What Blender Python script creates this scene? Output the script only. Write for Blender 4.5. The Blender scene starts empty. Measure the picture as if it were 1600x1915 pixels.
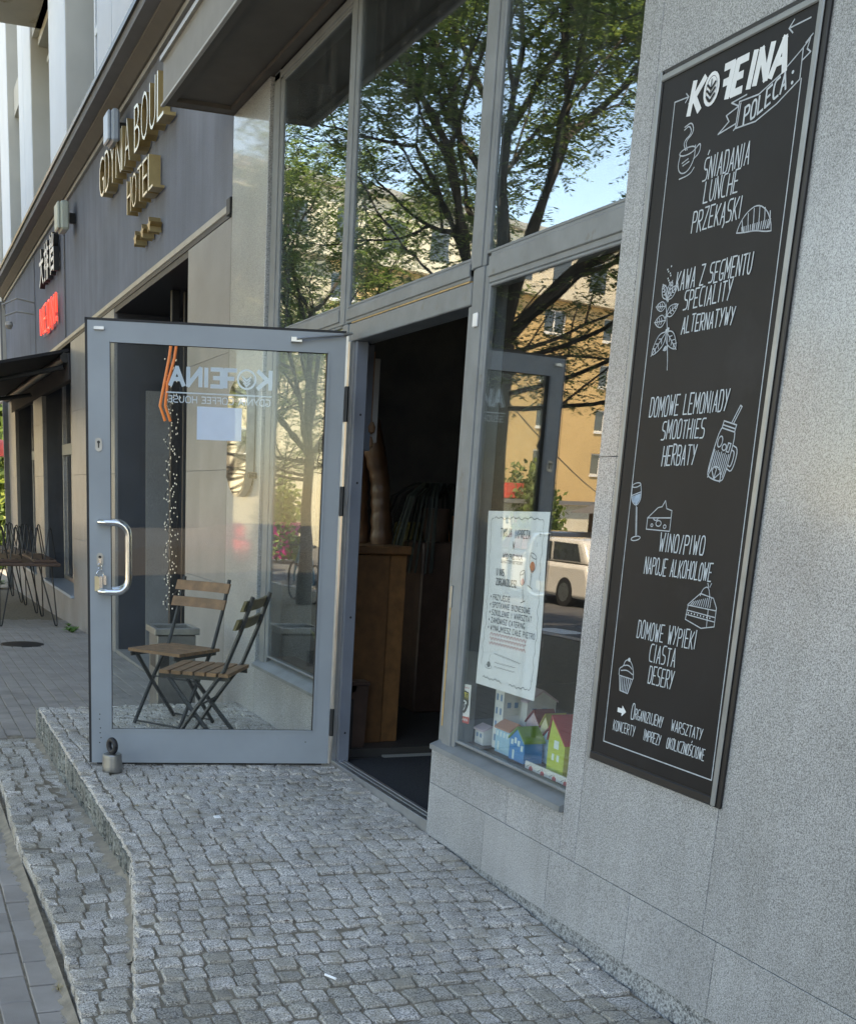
import bpy, math, random
import numpy as np
from mathutils import Vector, Matrix
random.seed(7); np.random.seed(7)
R_ = math.radians
sc = bpy.context.scene
# ------------------------------------------------------------ camera
cd = bpy.data.cameras.new('camera'); cam = bpy.data.objects.new('camera', cd)
sc.collection.objects.link(cam); sc.camera = cam
IW, IH, F, PX, PY = 1600.0, 1915.0, 2103.96, 535.93, 1486.92
R3 = ((0.9468737, -0.31977554, 0.03426088), (-0.05105417, -0.2546385, -0.96568768), (0.31752744, 0.91263511, -0.25743638))
rt, dn, fw = [Vector(r) for r in R3]
cam.matrix_world = Matrix(((rt.x, -dn.x, -fw.x, -2.1276), (rt.y, -dn.y, -fw.y, 0), (rt.z, -dn.z, -fw.z, 1.35), (0, 0, 0, 1)))
cd.sensor_fit = 'VERTICAL'; cd.sensor_height = 24.0; cd.sensor_width = 24.0
cd.lens = F / IH * 24.0
cd.shift_x = -(PX - IW / 2) / IH
cd.shift_y = (PY - IH / 2) / IH
cd.clip_start = 0.05; cd.clip_end = 1500
# ------------------------------------------------------------ light
SUN_EL, SUN_AZ = 50.0, (0.62, -0.785)
w = bpy.data.worlds.new('World'); sc.world = w; w.use_nodes = True
wn = w.node_tree; bg = wn.nodes['Background']
sky = wn.nodes.new('ShaderNodeTexSky'); sky.sky_type = 'NISHITA'; sky.sun_disc = False
sky.sun_elevation = R_(SUN_EL); sky.sun_rotation = math.atan2(SUN_AZ[0], SUN_AZ[1])
sky.air_density = 1.0; sky.dust_density = 0.1; sky.ozone_density = 2.6
wn.links.new(sky.outputs[0], bg.inputs[0]); bg.inputs[1].default_value = 0.15
sd = bpy.data.lights.new('sun', 'SUN'); sd.energy = 4.2; sd.angle = R_(0.53); sd.color = (1.0, 0.93, 0.82)
sun = bpy.data.objects.new('sun', sd); sc.collection.objects.link(sun)
sv = Vector((SUN_AZ[0] * math.cos(R_(SUN_EL)), SUN_AZ[1] * math.cos(R_(SUN_EL)), math.sin(R_(SUN_EL))))
sun.rotation_euler = sv.to_track_quat('Z', 'Y').to_euler(); sun.location = (20, -30, 40)
sc.view_settings.view_transform = 'Standard'; sc.view_settings.look = 'None'
sc.view_settings.exposure = 2.24; sc.view_settings.gamma = 1.0
sc.view_settings.use_white_balance = True; sc.view_settings.white_balance_temperature = 9400; sc.view_settings.white_balance_tint = 12
sc.cycles.max_bounces = 10; sc.cycles.transparent_max_bounces = 24; sc.cycles.diffuse_bounces = 4
sc.cycles.glossy_bounces = 5; sc.cycles.transmission_bounces = 6
sc.cycles.use_denoising = True

# ------------------------------------------------------------ helpers
COL = sc.collection
WL = {}                       # world location of every parent
def tag(o, label=None, cat=None, group=None, kind=None):
    if label: o['label'] = label
    if cat: o['category'] = cat
    if group: o['group'] = group
    if kind: o['kind'] = kind
    return o
def empty(name, loc, label=None, cat=None, group=None, kind=None):
    o = bpy.data.objects.new(name, None); COL.objects.link(o); o.location = loc
    o.empty_display_size = 0.1
    WL[o] = Vector(loc); return tag(o, label, cat, group, kind)
def link_mesh(name, me, mat, parent=None, loc=(0, 0, 0)):
    o = bpy.data.objects.new(name, me); COL.objects.link(o)
    if mat is not None and len(me.materials) == 0: me.materials.append(mat)
    loc = Vector(loc)
    WL[o] = loc
    if parent is not None:
        o.parent = parent; o.location = loc - WL[parent]
    else: o.location = loc
    return o
class MB:
    def __init__(s): s.v = []; s.f = []; s.mi = []; s.cur = 0
    def add(s, vs, fs):
        b = len(s.v); s.v += [tuple(v) for v in vs]; s.f += [tuple(b + i for i in f) for f in fs]; s.mi += [s.cur] * len(fs); return s
    def box(s, x0, x1, y0, y1, z0, z1):
        if x0 > x1: x0, x1 = x1, x0
        if y0 > y1: y0, y1 = y1, y0
        if z0 > z1: z0, z1 = z1, z0
        return s.add([(x0, y0, z0), (x1, y0, z0), (x1, y1, z0), (x0, y1, z0), (x0, y0, z1), (x1, y0, z1), (x1, y1, z1), (x0, y1, z1)],
                     [(0, 3, 2, 1), (4, 5, 6, 7), (0, 1, 5, 4), (1, 2, 6, 5), (2, 3, 7, 6), (3, 0, 4, 7)])
    def bbox(s, x0, x1, y0, y1, z0, z1, b=0.004):     # box with chamfered long edges
        if x0 > x1: x0, x1 = x1, x0
        if y0 > y1: y0, y1 = y1, y0
        if z0 > z1: z0, z1 = z1, z0
        b = min(b, (x1 - x0) * .4, (y1 - y0) * .4, (z1 - z0) * .4)
        vs = []; ids = {}
        X, Y, Z = (x0, x1), (y0, y1), (z0, z1)
        for i in (0, 1):
            for j in (0, 1):
                for k in (0, 1):
                    sx, sy, sz = (1, -1)[i] * b, (1, -1)[j] * b, (1, -1)[k] * b
                    for a, p in enumerate(((X[i], Y[j] + sy, Z[k] + sz), (X[i] + sx, Y[j], Z[k] + sz), (X[i] + sx, Y[j] + sy, Z[k]))):
                        ids[(i, j, k, a)] = len(vs); vs.append(p)
        fs = []
        for i in (0, 1): fs.append([ids[(i, j, k, 0)] for j, k in ((0, 0), (0, 1), (1, 1), (1, 0))])
        for j in (0, 1): fs.append([ids[(i, j, k, 1)] for i, k in ((0, 0), (1, 0), (1, 1), (0, 1))])
        for k in (0, 1): fs.append([ids[(i, j, k, 2)] for i, j in ((0, 0), (0, 1), (1, 1), (1, 0))])
        for i in (0, 1):
            for j in (0, 1): fs.append([ids[(i, j, 0, 0)], ids[(i, j, 1, 0)], ids[(i, j, 1, 1)], ids[(i, j, 0, 1)]])
            for k in (0, 1): fs.append([ids[(i, 0, k, 0)], ids[(i, 1, k, 0)], ids[(i, 1, k, 2)], ids[(i, 0, k, 2)]])
        for j in (0, 1):
            for k in (0, 1): fs.append([ids[(0, j, k, 1)], ids[(1, j, k, 1)], ids[(1, j, k, 2)], ids[(0, j, k, 2)]])
        for i in (0, 1):
            for j in (0, 1):
                for k in (0, 1): fs.append([ids[(i, j, k, 0)], ids[(i, j, k, 1)], ids[(i, j, k, 2)]])
        return s.add(vs, fs)
    def obox(s, o, u, v, n, u0, u1, v0, v1, n0, n1):   # box in a frame
        o, u, v, n = Vector(o), Vector(u), Vector(v), Vector(n)
        P = lambda a, b, c: o + u * a + v * b + n * c
        return s.add([P(u0, v0, n0), P(u1, v0, n0), P(u1, v1, n0), P(u0, v1, n0), P(u0, v0, n1), P(u1, v0, n1), P(u1, v1, n1), P(u0, v1, n1)],
                     [(0, 3, 2, 1), (4, 5, 6, 7), (0, 1, 5, 4), (1, 2, 6, 5), (2, 3, 7, 6), (3, 0, 4, 7)])
    def tube(s, pts, r, n=8, cap=True, r1=None):
        pts = [Vector(p) for p in pts]; rings = []
        m = len(pts); up = None
        for i, p in enumerate(pts):
            t = (pts[min(i + 1, m - 1)] - pts[max(i - 1, 0)]).normalized()
            if up is None:
                up = Vector((0, 0, 1)) if abs(t.z) < .9 else Vector((1, 0, 0))
            a = t.cross(up)
            if a.length < 1e-6: a = t.orthogonal()
            a.normalize(); b = a.cross(t).normalized(); up = b
            rr = r if r1 is None else r + (r1 - r) * i / max(1, m - 1)
            if isinstance(r, (list, tuple)): rr = r[i]
            rings.append([p + a * (rr * math.cos(2 * math.pi * k / n)) + b * (rr * math.sin(2 * math.pi * k / n)) for k in range(n)])
        vs = [q for g in rings for q in g]; fs = []
        for i in range(m - 1):
            for k in range(n):
                fs.append((i * n + k, i * n + (k + 1) % n, (i + 1) * n + (k + 1) % n, (i + 1) * n + k))
        if cap: fs += [tuple(range(n))[::-1], tuple((m - 1) * n + k for k in range(n))]
        return s.add(vs, fs)
    def lathe(s, c, prof, n=24, ax='z'):
        c = Vector(c); vs = []; fs = []
        for r, h in prof:
            for k in range(n):
                a = 2 * math.pi * k / n
                d = {'z': (r * math.cos(a), r * math.sin(a), h), 'x': (h, r * math.cos(a), r * math.sin(a)), 'y': (r * math.cos(a), h, r * math.sin(a))}[ax]
                vs.append(c + Vector(d))
        for i in range(len(prof) - 1):
            for k in range(n): fs.append((i * n + k, i * n + (k + 1) % n, (i + 1) * n + (k + 1) % n, (i + 1) * n + k))
        fs += [tuple(range(n))[::-1], tuple((len(prof) - 1) * n + k for k in range(n))]
        return s.add(vs, fs)
    def prism(s, poly, f, d0, d1):    # poly 2D points, f(a,b,d)->xyz
        n = len(poly)
        vs = [f(a, b, d0) for a, b in poly] + [f(a, b, d1) for a, b in poly]
        fs = [tuple(range(n))[::-1], tuple(range(n, 2 * n))] + [(i, (i + 1) % n, n + (i + 1) % n, n + i) for i in range(n)]
        return s.add(vs, fs)
    def build(s, name, mat, parent=None, smooth=False, origin=None, center=True, world=True):
        me = bpy.data.meshes.new(name)
        V = np.array(s.v, dtype=float).reshape(-1, 3)
        if origin is None:
            if center:
                lo, hi = V.min(0), V.max(0); origin = Vector(((lo[0] + hi[0]) / 2, (lo[1] + hi[1]) / 2, lo[2]))
            else: origin = Vector((0, 0, 0))
        origin = Vector(origin)
        V = V - np.array(origin)
        me.from_pydata([tuple(v) for v in V], [], s.f); me.update()
        mats = mat if isinstance(mat, (list, tuple)) else [mat]
        for m in mats: me.materials.append(m)
        if len(mats) > 1: me.polygons.foreach_set('material_index', s.mi)
        if smooth:
            me.polygons.foreach_set('use_smooth', [True] * len(me.polygons))
            try: me.set_sharp_from_angle(angle=R_(38))
            except Exception: pass
        import bmesh
        bm = bmesh.new(); bm.from_mesh(me); bmesh.ops.recalc_face_normals(bm, faces=bm.faces); bm.to_mesh(me); bm.free()
        return link_mesh(name, me, None, parent, origin)
def copy_tree(o, delta, parent=None):
    c = o.copy(); COL.objects.link(c)
    if parent is None: c.location = o.location + Vector(delta); WL[c] = WL[o] + Vector(delta)
    else:
        c.parent = parent; WL[c] = WL[o] + Vector(delta)
    for ch in list(o.children): copy_tree(ch, delta, c)
    return c
def interp(x, xs, ys): return float(np.interp(x, xs, ys))

# ------------------------------------------------------------ materials
def newmat(name):
    m = bpy.data.materials.new(name); m.use_nodes = True
    return m, m.node_tree, m.node_tree.nodes['Principled BSDF']
def N(nt, t, **kw):
    n = nt.nodes.new('ShaderNode' + t)
    for k, v in kw.items(): setattr(n, k, v)
    return n
def coords(nt, mode='Object', rnd=True):
    tc = N(nt, 'TexCoord')
    if not rnd: return tc.outputs[mode]
    oi = N(nt, 'ObjectInfo'); add = N(nt, 'VectorMath', operation='ADD'); mul = N(nt, 'VectorMath', operation='SCALE')
    cx = N(nt, 'CombineXYZ'); nt.links.new(oi.outputs['Random'], cx.inputs[0]); nt.links.new(oi.outputs['Random'], cx.inputs[1])
    nt.links.new(cx.outputs[0], mul.inputs[0]); mul.inputs['Scale'].default_value = 37.0
    nt.links.new(tc.outputs[mode], add.inputs[0]); nt.links.new(mul.outputs[0], add.inputs[1])
    return add.outputs[0]
def ramp(nt, src, stops):
    r = N(nt, 'ValToRGB'); els = r.color_ramp.elements
    while len(els) > 1: els.remove(els[-1])
    els[0].position = stops[0][0]; els[0].color = (*stops[0][1], 1)
    for p, c in stops[1:]:
        e = els.new(p); e.color = (*c, 1)
    nt.links.new(src, r.inputs[0]); return r.outputs[0]
def mixc(nt, a, b, fac, mode='MIX'):
    m = N(nt, 'Mix', data_type='RGBA', blend_type=mode)
    def put(sock, v):
        if isinstance(v, (tuple, list)): sock.default_value = (*v, 1) if len(v) == 3 else v
        else: nt.links.new(v, sock)
    put(m.inputs[6], a); put(m.inputs[7], b)
    if isinstance(fac, (int, float)): m.inputs[0].default_value = fac
    else: nt.links.new(fac, m.inputs[0])
    return m.outputs[2]
def noise(nt, vec, scale, detail=3, rough=.55, dist=0):
    n = N(nt, 'TexNoise'); nt.links.new(vec, n.inputs['Vector']); n.inputs['Scale'].default_value = scale
    n.inputs['Detail'].default_value = detail; n.inputs['Roughness'].default_value = rough; n.inputs['Distortion'].default_value = dist
    return n.outputs[0]
def bump(nt, bs, h, strength, dist=.01):
    b = N(nt, 'Bump'); b.inputs['Strength'].default_value = strength; b.inputs['Distance'].default_value = dist
    nt.links.new(h, b.inputs['Height']); nt.links.new(b.outputs[0], bs.inputs['Normal'])
def simple(name, col, rough=.5, metal=0, var=.12, vs=6, bumps=0, bscale=80, coat=0, spec=.5, vary_obj=0, trans=0, emis=None, est=0, dirt=None, world=False):
    m, nt, bs = newmat(name); v = coords(nt) if not world else N(nt, 'NewGeometry').outputs['Position']
    n1 = noise(nt, v, vs, 5)
    lo = tuple(c * (1 - var) for c in col); hi = tuple(min(1, c * (1 + var)) for c in col)
    c = ramp(nt, n1, [(.3, lo), (.7, hi)])
    if dirt:
        n2 = noise(nt, v, dirt[1], 6, .65); f = ramp(nt, n2, [(dirt[2], (0, 0, 0)), (dirt[2] + .12, (1, 1, 1))])
        c = mixc(nt, c, dirt[0], f)
    if vary_obj:
        oi = N(nt, 'ObjectInfo'); f = ramp(nt, oi.outputs['Random'], [(0, (1 - vary_obj,) * 3), (1, (1 + vary_obj,) * 3)])
        c = mixc(nt, c, f, 1.0, 'MULTIPLY')
    nt.links.new(c, bs.inputs['Base Color']); bs.inputs['Roughness'].default_value = rough; bs.inputs['Metallic'].default_value = metal
    bs.inputs['Specular IOR Level'].default_value = spec
    if coat: bs.inputs['Coat Weight'].default_value = coat; bs.inputs['Coat Roughness'].default_value = .08
    if bumps: bump(nt, bs, noise(nt, v, bscale, 4), bumps, .004)
    if emis: bs.inputs['Emission Color'].default_value = (*emis, 1); bs.inputs['Emission Strength'].default_value = est
    return m
def granite(name, dark, mid, light, scale=170, rough=.45, coat=0, coat_rough=.1, bumps=.05, blot=(.9, 1.1), vary=0, sand=None, world=False):
    m, nt, bs = newmat(name); v = coords(nt) if not world else N(nt, 'NewGeometry').outputs['Position']
    n1 = noise(nt, v, scale, 2, .7); n2 = noise(nt, v, scale * 2.1, 2, .6)
    c1 = ramp(nt, n1, [(.34, dark), (.46, mid), (.6, light)])
    c2 = ramp(nt, n2, [(.38, (.45, .45, .45)), (.52, (1, 1, 1)), (.68, (1.25, 1.25, 1.25))])
    c = mixc(nt, c1, c2, .75, 'MULTIPLY')
    big = ramp(nt, noise(nt, v, 2.3, 4), [(.3, (blot[0],) * 3), (.7, (blot[1],) * 3)])
    c = mixc(nt, c, big, 1.0, 'MULTIPLY')
    if name == 'grey_speckled_granite':
        g_ = N(nt, 'NewGeometry'); mp = N(nt, 'Mapping'); mp.inputs['Scale'].default_value = (1, 7, .55); nt.links.new(g_.outputs['Position'], mp.inputs['Vector'])
        c = mixc(nt, c, ramp(nt, noise(nt, mp.outputs[0], 2.0, 5, .62), [(.42, (1, 1, 1)), (.7, (.90, .895, .88))]), 1.0, 'MULTIPLY')
        c = mixc(nt, c, ramp(nt, noise(nt, g_.outputs['Position'], 1.1, 5, .6), [(.35, (.92, .92, .92)), (.65, (1.08, 1.08, 1.09))]), 1.0, 'MULTIPLY')
    if vary:
        oi = N(nt, 'ObjectInfo'); f = ramp(nt, oi.outputs['Random'], [(0, (1 - vary,) * 3), (.5, (1, 1, 1)), (1, (1 + vary * .8, 1 + vary * .8, 1 + vary))])
        c = mixc(nt, c, f, 1.0, 'MULTIPLY')
    if sand:
        g = N(nt, 'NewGeometry'); s2 = ramp(nt, noise(nt, g.outputs['Position'], 9, 6, .7), [(.46, (0, 0, 0)), (.70, (.85, .85, .85))])
        c = mixc(nt, c, sand, s2)
    nt.links.new(c, bs.inputs['Base Color']); bs.inputs['Roughness'].default_value = rough
    if coat: bs.inputs['Coat Weight'].default_value = coat; bs.inputs['Coat Roughness'].default_value = coat_rough
    if bumps: bump(nt, bs, n1, bumps, .003)
    return m
M = {}
M['granite'] = granite('grey_speckled_granite', (.15, .156, .163), (.30, .31, .318), (.44, .452, .465), 230, .42, .5, .12, .04, (.84, 1.1), .05)
M['granite_pol'] = granite('polished_granite', (.19, .2, .2), (.32, .33, .33), (.42, .43, .43), 160, .4, .7, .04, 0)
M['plinth'] = granite('dark_granite_plinth', (.06, .065, .07), (.2, .21, .22), (.38, .4, .41), 110, .5, 0, .1, .1)
M['panel'] = granite('fine_grey_stone', (.16, .16, .16), (.225, .225, .225), (.28, .28, .28), 260, .5, .2, .2, 0, (.82, 1.1))
M['cobble'] = granite('granite_cobble', (.085, .078, .07), (.325, .30, .262), (.66, .61, .54), 190, .8, 0, .1, .9, (.74, 1.18), .30, (.31, .27, .21), True)
M['sand'] = simple('joint_sand', (.20, .165, .122), .95, var=.35, vs=30, bumps=.6, bscale=220)
M['sand_pale'] = simple('pale_drifted_sand', (.235, .20, .155), .95, var=.25, vs=18, bumps=.7, bscale=200, world=True)
M['riser'] = granite('dark_riser_granite', (.06, .062, .055), (.135, .14, .125), (.24, .245, .225), 45, .85, 0, .1, .8, (.6, 1.3), 0, None, True)  # mottled granite, darker than the setts on top
M['paver'] = simple('concrete_paver', (.265, .238, .215), .85, var=.16, vs=5, bumps=.35, bscale=260, vary_obj=.12, world=True)
M['pave_far'] = simple('far_paving', (.21, .2, .19), .85, var=.12, vs=3, bumps=.1)
M['asphalt'] = simple('asphalt', (.075, .075, .078), .85, var=.2, vs=2, bumps=.3, bscale=200)
M['white_line'] = simple('road_paint', (.75, .75, .72), .7, var=.1)
M['frame'] = simple('grey_blue_painted_wood', (.165, .18, .188), .5, var=.16, vs=7, bumps=.3, bscale=45, dirt=((.13, .11, .085), 9, .64))
M['door'] = simple('grey_blue_door_paint', (.25, .285, .315), .4, var=.09, vs=3, dirt=((.17, .18, .19), 22, .70), bumps=.06, bscale=40)
M['jamb'] = simple('dark_jamb_paint', (.16, .18, .215), .45, var=.08)
M['ochre'] = simple('bare_ochre_wood', (.42, .27, .12), .7, var=.25, vs=30)
M['rubber'] = simple('black_rubber', (.012, .012, .014), .6)
M['steel'] = simple('brushed_steel', (.62, .62, .62), .22, 1, var=.08, vs=20)
M['steel_dull'] = simple('dull_steel', (.36, .36, .355), .38, 1, var=.15, vs=15)
M['steel_dark'] = simple('worn_bin_steel', (.22, .215, .21), .4, .8, var=.2, vs=8)
M['alu'] = simple('aluminium_strip', (.55, .56, .57), .35, .9, var=.1, vs=12)
M['black'] = simple('matt_black', (.018, .018, .02), .5)
M['black_metal'] = simple('black_painted_metal', (.012, .013, .014), .5)
M['board'] = simple('blackboard_slate', (.0085, .009, .011), .5, var=.25, vs=4, dirt=((.015, .016, .019), 3, .6), spec=.25)
M['board_frame'] = simple('dark_board_frame', (.008, .007, .008), .45)
M['board_inner'] = simple('grey_metal_bead', (.24, .25, .25), .35, .3, var=.12, vs=12)
M['chalk'] = simple('chalk_paint', (.44, .49, .53), .8, var=.12, vs=40)
M['chalk_thin'] = simple('chalk_line', (.36, .40, .44), .8, var=.2, vs=60)
M['chalk_white'] = simple('white_chalk_paint', (.62, .65, .67), .8, var=.06, vs=40)
M['chalk_fill'] = simple('blue_chalk_fill', (.25, .33, .42), .8, var=.35, vs=60)
M['soffit'] = simple('brown_soffit', (.105, .09, .075), .75, var=.12, vs=5, bumps=.1)
M['fascia'] = simple('grey_fascia', (.2, .185, .165), .55, var=.1, vs=6, bumps=.1)
M['lip'] = simple('pale_metal_lip', (.36, .34, .31), .4, .2)
M['stucco'] = simple('blue_grey_stucco', (.155, .17, .205), .9, var=.14, vs=1.6, bumps=.9, bscale=120)
nt_s = M['stucco'].node_tree; bs_s = nt_s.nodes['Principled BSDF']; lk = bs_s.inputs['Base Color'].links[0].from_socket
g_s = N(nt_s, 'NewGeometry'); mp_s = N(nt_s, 'Mapping'); mp_s.inputs['Scale'].default_value = (1, 3.5, .35); nt_s.links.new(g_s.outputs['Position'], mp_s.inputs['Vector'])
nt_s.links.new(mixc(nt_s, lk, ramp(nt_s, noise(nt_s, mp_s.outputs[0], 1.6, 5, .6), [(.4, (1.05, 1.05, 1.05)), (.68, (.88, .875, .87))]), 1.0, 'MULTIPLY'), bs_s.inputs['Base Color'])
M['cornice'] = simple('grey_cornice', (.17, .17, .175), .7, var=.08)
M['cornice_dark'] = simple('brown_cornice_cove', (.13, .115, .10), .6, var=.08)
M['flash'] = simple('black_flashing', (.012, .011, .011), .35)
M['white_wall'] = simple('white_render', (.68, .70, .72), .85, var=.04, vs=2)
M['cream_wall'] = simple('cream_render', (.50, .475, .42), .9, var=.06, vs=2)
M['grey_wall'] = simple('shaded_grey_render', (.33, .325, .31), .9, var=.06, vs=2)  # upper hotel wall grey, with the shade of the recesses put into it
M['balcony'] = simple('stained_balcony_render', (.52, .47, .40), .9, var=.12, vs=1.5, dirt=((.30, .21, .10), 2.2, .58))
M['yellow'] = simple('ochre_yellow_render', (.62, .43, .21), .9, var=.06, vs=.3)
M['cream_block'] = simple('cream_yellow_render', (.52, .46, .34), .9, var=.06, vs=.3)  # cream paint of one end of the yellow block
M['pale'] = simple('pale_render', (.66, .60, .48), .9, var=.05, vs=.4)
M['win_white'] = simple('white_window_plastic', (.75, .75, .74), .4)
M['wood'] = simple('oiled_wood', (.135, .058, .02), .55, var=.3, vs=14, bumps=.15, bscale=70)
M['wood_light'] = simple('light_oak', (.19, .085, .03), .55, var=.3, vs=14)
M['slat'] = simple('weathered_slat_wood', (.21, .105, .048), .6, var=.3, vs=18, bumps=.15, bscale=90, vary_obj=.15)
M['slat_olive'] = simple('olive_slat_wood', (.13, .095, .03), .55, var=.25, vs=18)
M['dark_wood'] = simple('dark_brown_wood', (.09, .05, .035), .5, var=.25, vs=10)
M['leather'] = simple('brown_leather', (.085, .036, .016), .42, var=.35, vs=14, bumps=1.0, bscale=18)
M['copper'] = simple('copper_curtain', (.35, .12, .035), .4, .3, var=.2, vs=5)
M['mat'] = simple('black_doormat', (.02, .021, .024), .95, var=.4, vs=90, bumps=.8, bscale=300)
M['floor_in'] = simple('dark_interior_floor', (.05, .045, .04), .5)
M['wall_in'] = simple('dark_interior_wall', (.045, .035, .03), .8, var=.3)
M['tile_in'] = simple('interior_stone', (.32, .31, .27), .6, var=.1)
M['gold'] = simple('brass_letter', (.42, .30, .14), .35, .8, var=.12, vs=10)
M['gold_face'] = simple('pale_brass_face', (.58, .50, .34), .3, .6, var=.06)
M['neon'] = simple('red_neon_tube', (.9, .1, .08), .3, emis=(1, .05, .04), est=.42)
M['neon_halo'] = simple('red_halo_colour', (.55, .06, .06), .4)  # flat red standing in for the glow around the neon tubes
M['orange_glow'] = simple('orange_tube_light', (.6, .2, .05), .4, emis=(1, .25, .06), est=.06)
M['white_letter'] = simple('white_letter', (.8, .8, .8), .4)
M['lamp_green'] = simple('pale_green_enamel', (.42, .46, .40), .45, var=.08)
M['lamp_blue'] = simple('blue_grey_enamel', (.32, .38, .45), .35, var=.08)
M['vinyl'] = simple('frosted_vinyl', (.55, .60, .68), .7, var=.04)
M['paper'] = simple('bluish_paper', (.62, .66, .80), .8, var=.03, vs=20)
M['poster'] = simple('white_poster_paper', (.82, .83, .86), .7, var=.03, vs=4)
M['ink'] = simple('grey_ink', (.17, .19, .21), .8)
M['ink_red'] = simple('red_ink', (.65, .30, .30), .8)
M['red'] = simple('red_print', (.62, .08, .06), .6)
M['yellow_p'] = simple('yellow_print', (.65, .55, .05), .6)
M['orange_p'] = simple('orange_print', (.7, .22, .08), .6)
M['green'] = simple('weed_leaf', (.09, .19, .04), .6, var=.3, vs=20)
M['plant_in'] = simple('variegated_leaf', (.28, .33, .07), .5, var=.4, vs=30)
M['dark_leaf'] = simple('dark_houseplant_leaf', (.010, .013, .008), .7)
M['straw'] = simple('dry_straw', (.30, .24, .13), .8)
M['bark'] = simple('tree_bark', (.055, .045, .038), .9, var=.3, vs=8, bumps=.6, bscale=30)
M['magenta'] = simple('magenta_plastic', (.6, .03, .25), .4)
M['awning'] = simple('black_awning_cloth', (.014, .014, .018), .8, var=.2)
M['door_dark'] = simple('dark_polished_stone', (.035, .042, .055), .4, coat=.4, var=.25, vs=2)
def leafmat(name, c):
    m, nt, bs = newmat(name)
    g = N(nt, 'NewGeometry'); f = ramp(nt, g.outputs['Random Per Island'], [(0, tuple(x * .6 for x in c)), (.5, c), (1, (min(1, c[0] * 1.9), c[1] * 1.45, c[2] * 1.2))])
    nt.links.new(f, bs.inputs['Base Color']); bs.inputs['Roughness'].default_value = .5
    tr = N(nt, 'BsdfTranslucent'); nt.links.new(f, tr.inputs[0]); mx = N(nt, 'MixShader'); mx.inputs[0].default_value = .45
    out = nt.nodes['Material Output']; nt.links.new(bs.outputs[0], mx.inputs[1]); nt.links.new(tr.outputs[0], mx.inputs[2]); nt.links.new(mx.outputs[0], out.inputs[0])
    return m
M['leaf'] = leafmat('rowan_leaf', (.15, .24, .065))
M['leaf_far'] = leafmat('far_leaf', (.10, .16, .035))  # leaf green of the far shrubs and tree crown
def glass(name, ior=1.75, tint=(.93, .96, .95), rough=0.0, wave=0.0, boost=1.0, wscale=2.2, dust=.012):
    m, nt, bs = newmat(name); nt.nodes.remove(bs)
    out = nt.nodes['Material Output']
    t = N(nt, 'BsdfTransparent'); t.inputs[0].default_value = (*tint, 1)
    g = N(nt, 'BsdfGlossy'); g.inputs['Roughness'].default_value = rough; g.inputs[0].default_value = (.84, .93, 1, 1) if name == 'old_upper_glass' else (.97, .98, 1, 1)
    fr = N(nt, 'LayerWeight'); fr.inputs[0].default_value = .5
    pw = N(nt, 'Math', operation='POWER'); pw.inputs[1].default_value = 5; nt.links.new(fr.outputs['Facing'], pw.inputs[0])
    mx = N(nt, 'MixShader'); mu = N(nt, 'Math', operation='MULTIPLY_ADD', use_clamp=True); mu.inputs[1].default_value = 1 - ior; mu.inputs[2].default_value = ior
    if wave:
        v = coords(nt); b = N(nt, 'Bump'); b.inputs['Strength'].default_value = wave; b.inputs['Distance'].default_value = .02
        nt.links.new(noise(nt, v, wscale, 2), b.inputs['Height'])
        nt.links.new(b.outputs[0], g.inputs['Normal'])
    nt.links.new(pw.outputs[0], mu.inputs[0]); nt.links.new(mu.outputs[0], mx.inputs[0])
    nt.links.new(t.outputs[0], mx.inputs[1]); nt.links.new(g.outputs[0], mx.inputs[2])
    df = N(nt, 'BsdfDiffuse'); df.inputs[0].default_value = (.6, .6, .57, 1); m2 = N(nt, 'MixShader'); mp = N(nt, 'Mapping'); mp.inputs['Scale'].default_value = (1, 9, .7)
    nt.links.new(coords(nt), mp.inputs['Vector']); a_ = noise(nt, mp.outputs[0], 2.2, 5, .6); b_ = noise(nt, coords(nt), 5, 5, .7)
    f1 = ramp(nt, a_, [(.5, (0, 0, 0)), (.78, (dust,) * 3)]); f2 = ramp(nt, b_, [(.45, (.2 * dust,) * 3), (.8, (dust * .8,) * 3)])
    ad = N(nt, 'Math', operation='ADD'); nt.links.new(f1, ad.inputs[0]); nt.links.new(f2, ad.inputs[1])
    nt.links.new(ad.outputs[0], m2.inputs[0]); nt.links.new(mx.outputs[0], m2.inputs[1]); nt.links.new(df.outputs[0], m2.inputs[2]); nt.links.new(m2.outputs[0], out.inputs[0])
    return m
M['glass'] = glass('shop_glass', .115, (.95, .97, .96), 0, .0)
M['glass_up'] = glass('old_upper_glass', .24, (.90, .93, .92), 0, .05, 1, 1.6, .03)
M['glass_left'] = glass('left_window_glass', .14, (.92, .95, .94), 0, .02)
M['glass_door'] = glass('door_glass', .018, (.95, .975, .97), 0, 0)
M['glass_far'] = simple('dark_window_glass', (.05, .06, .07), .05, coat=1)
M['mirror'] = simple('mirror_sign_face', (.75, .75, .74), .03, 1, var=.03)

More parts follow.
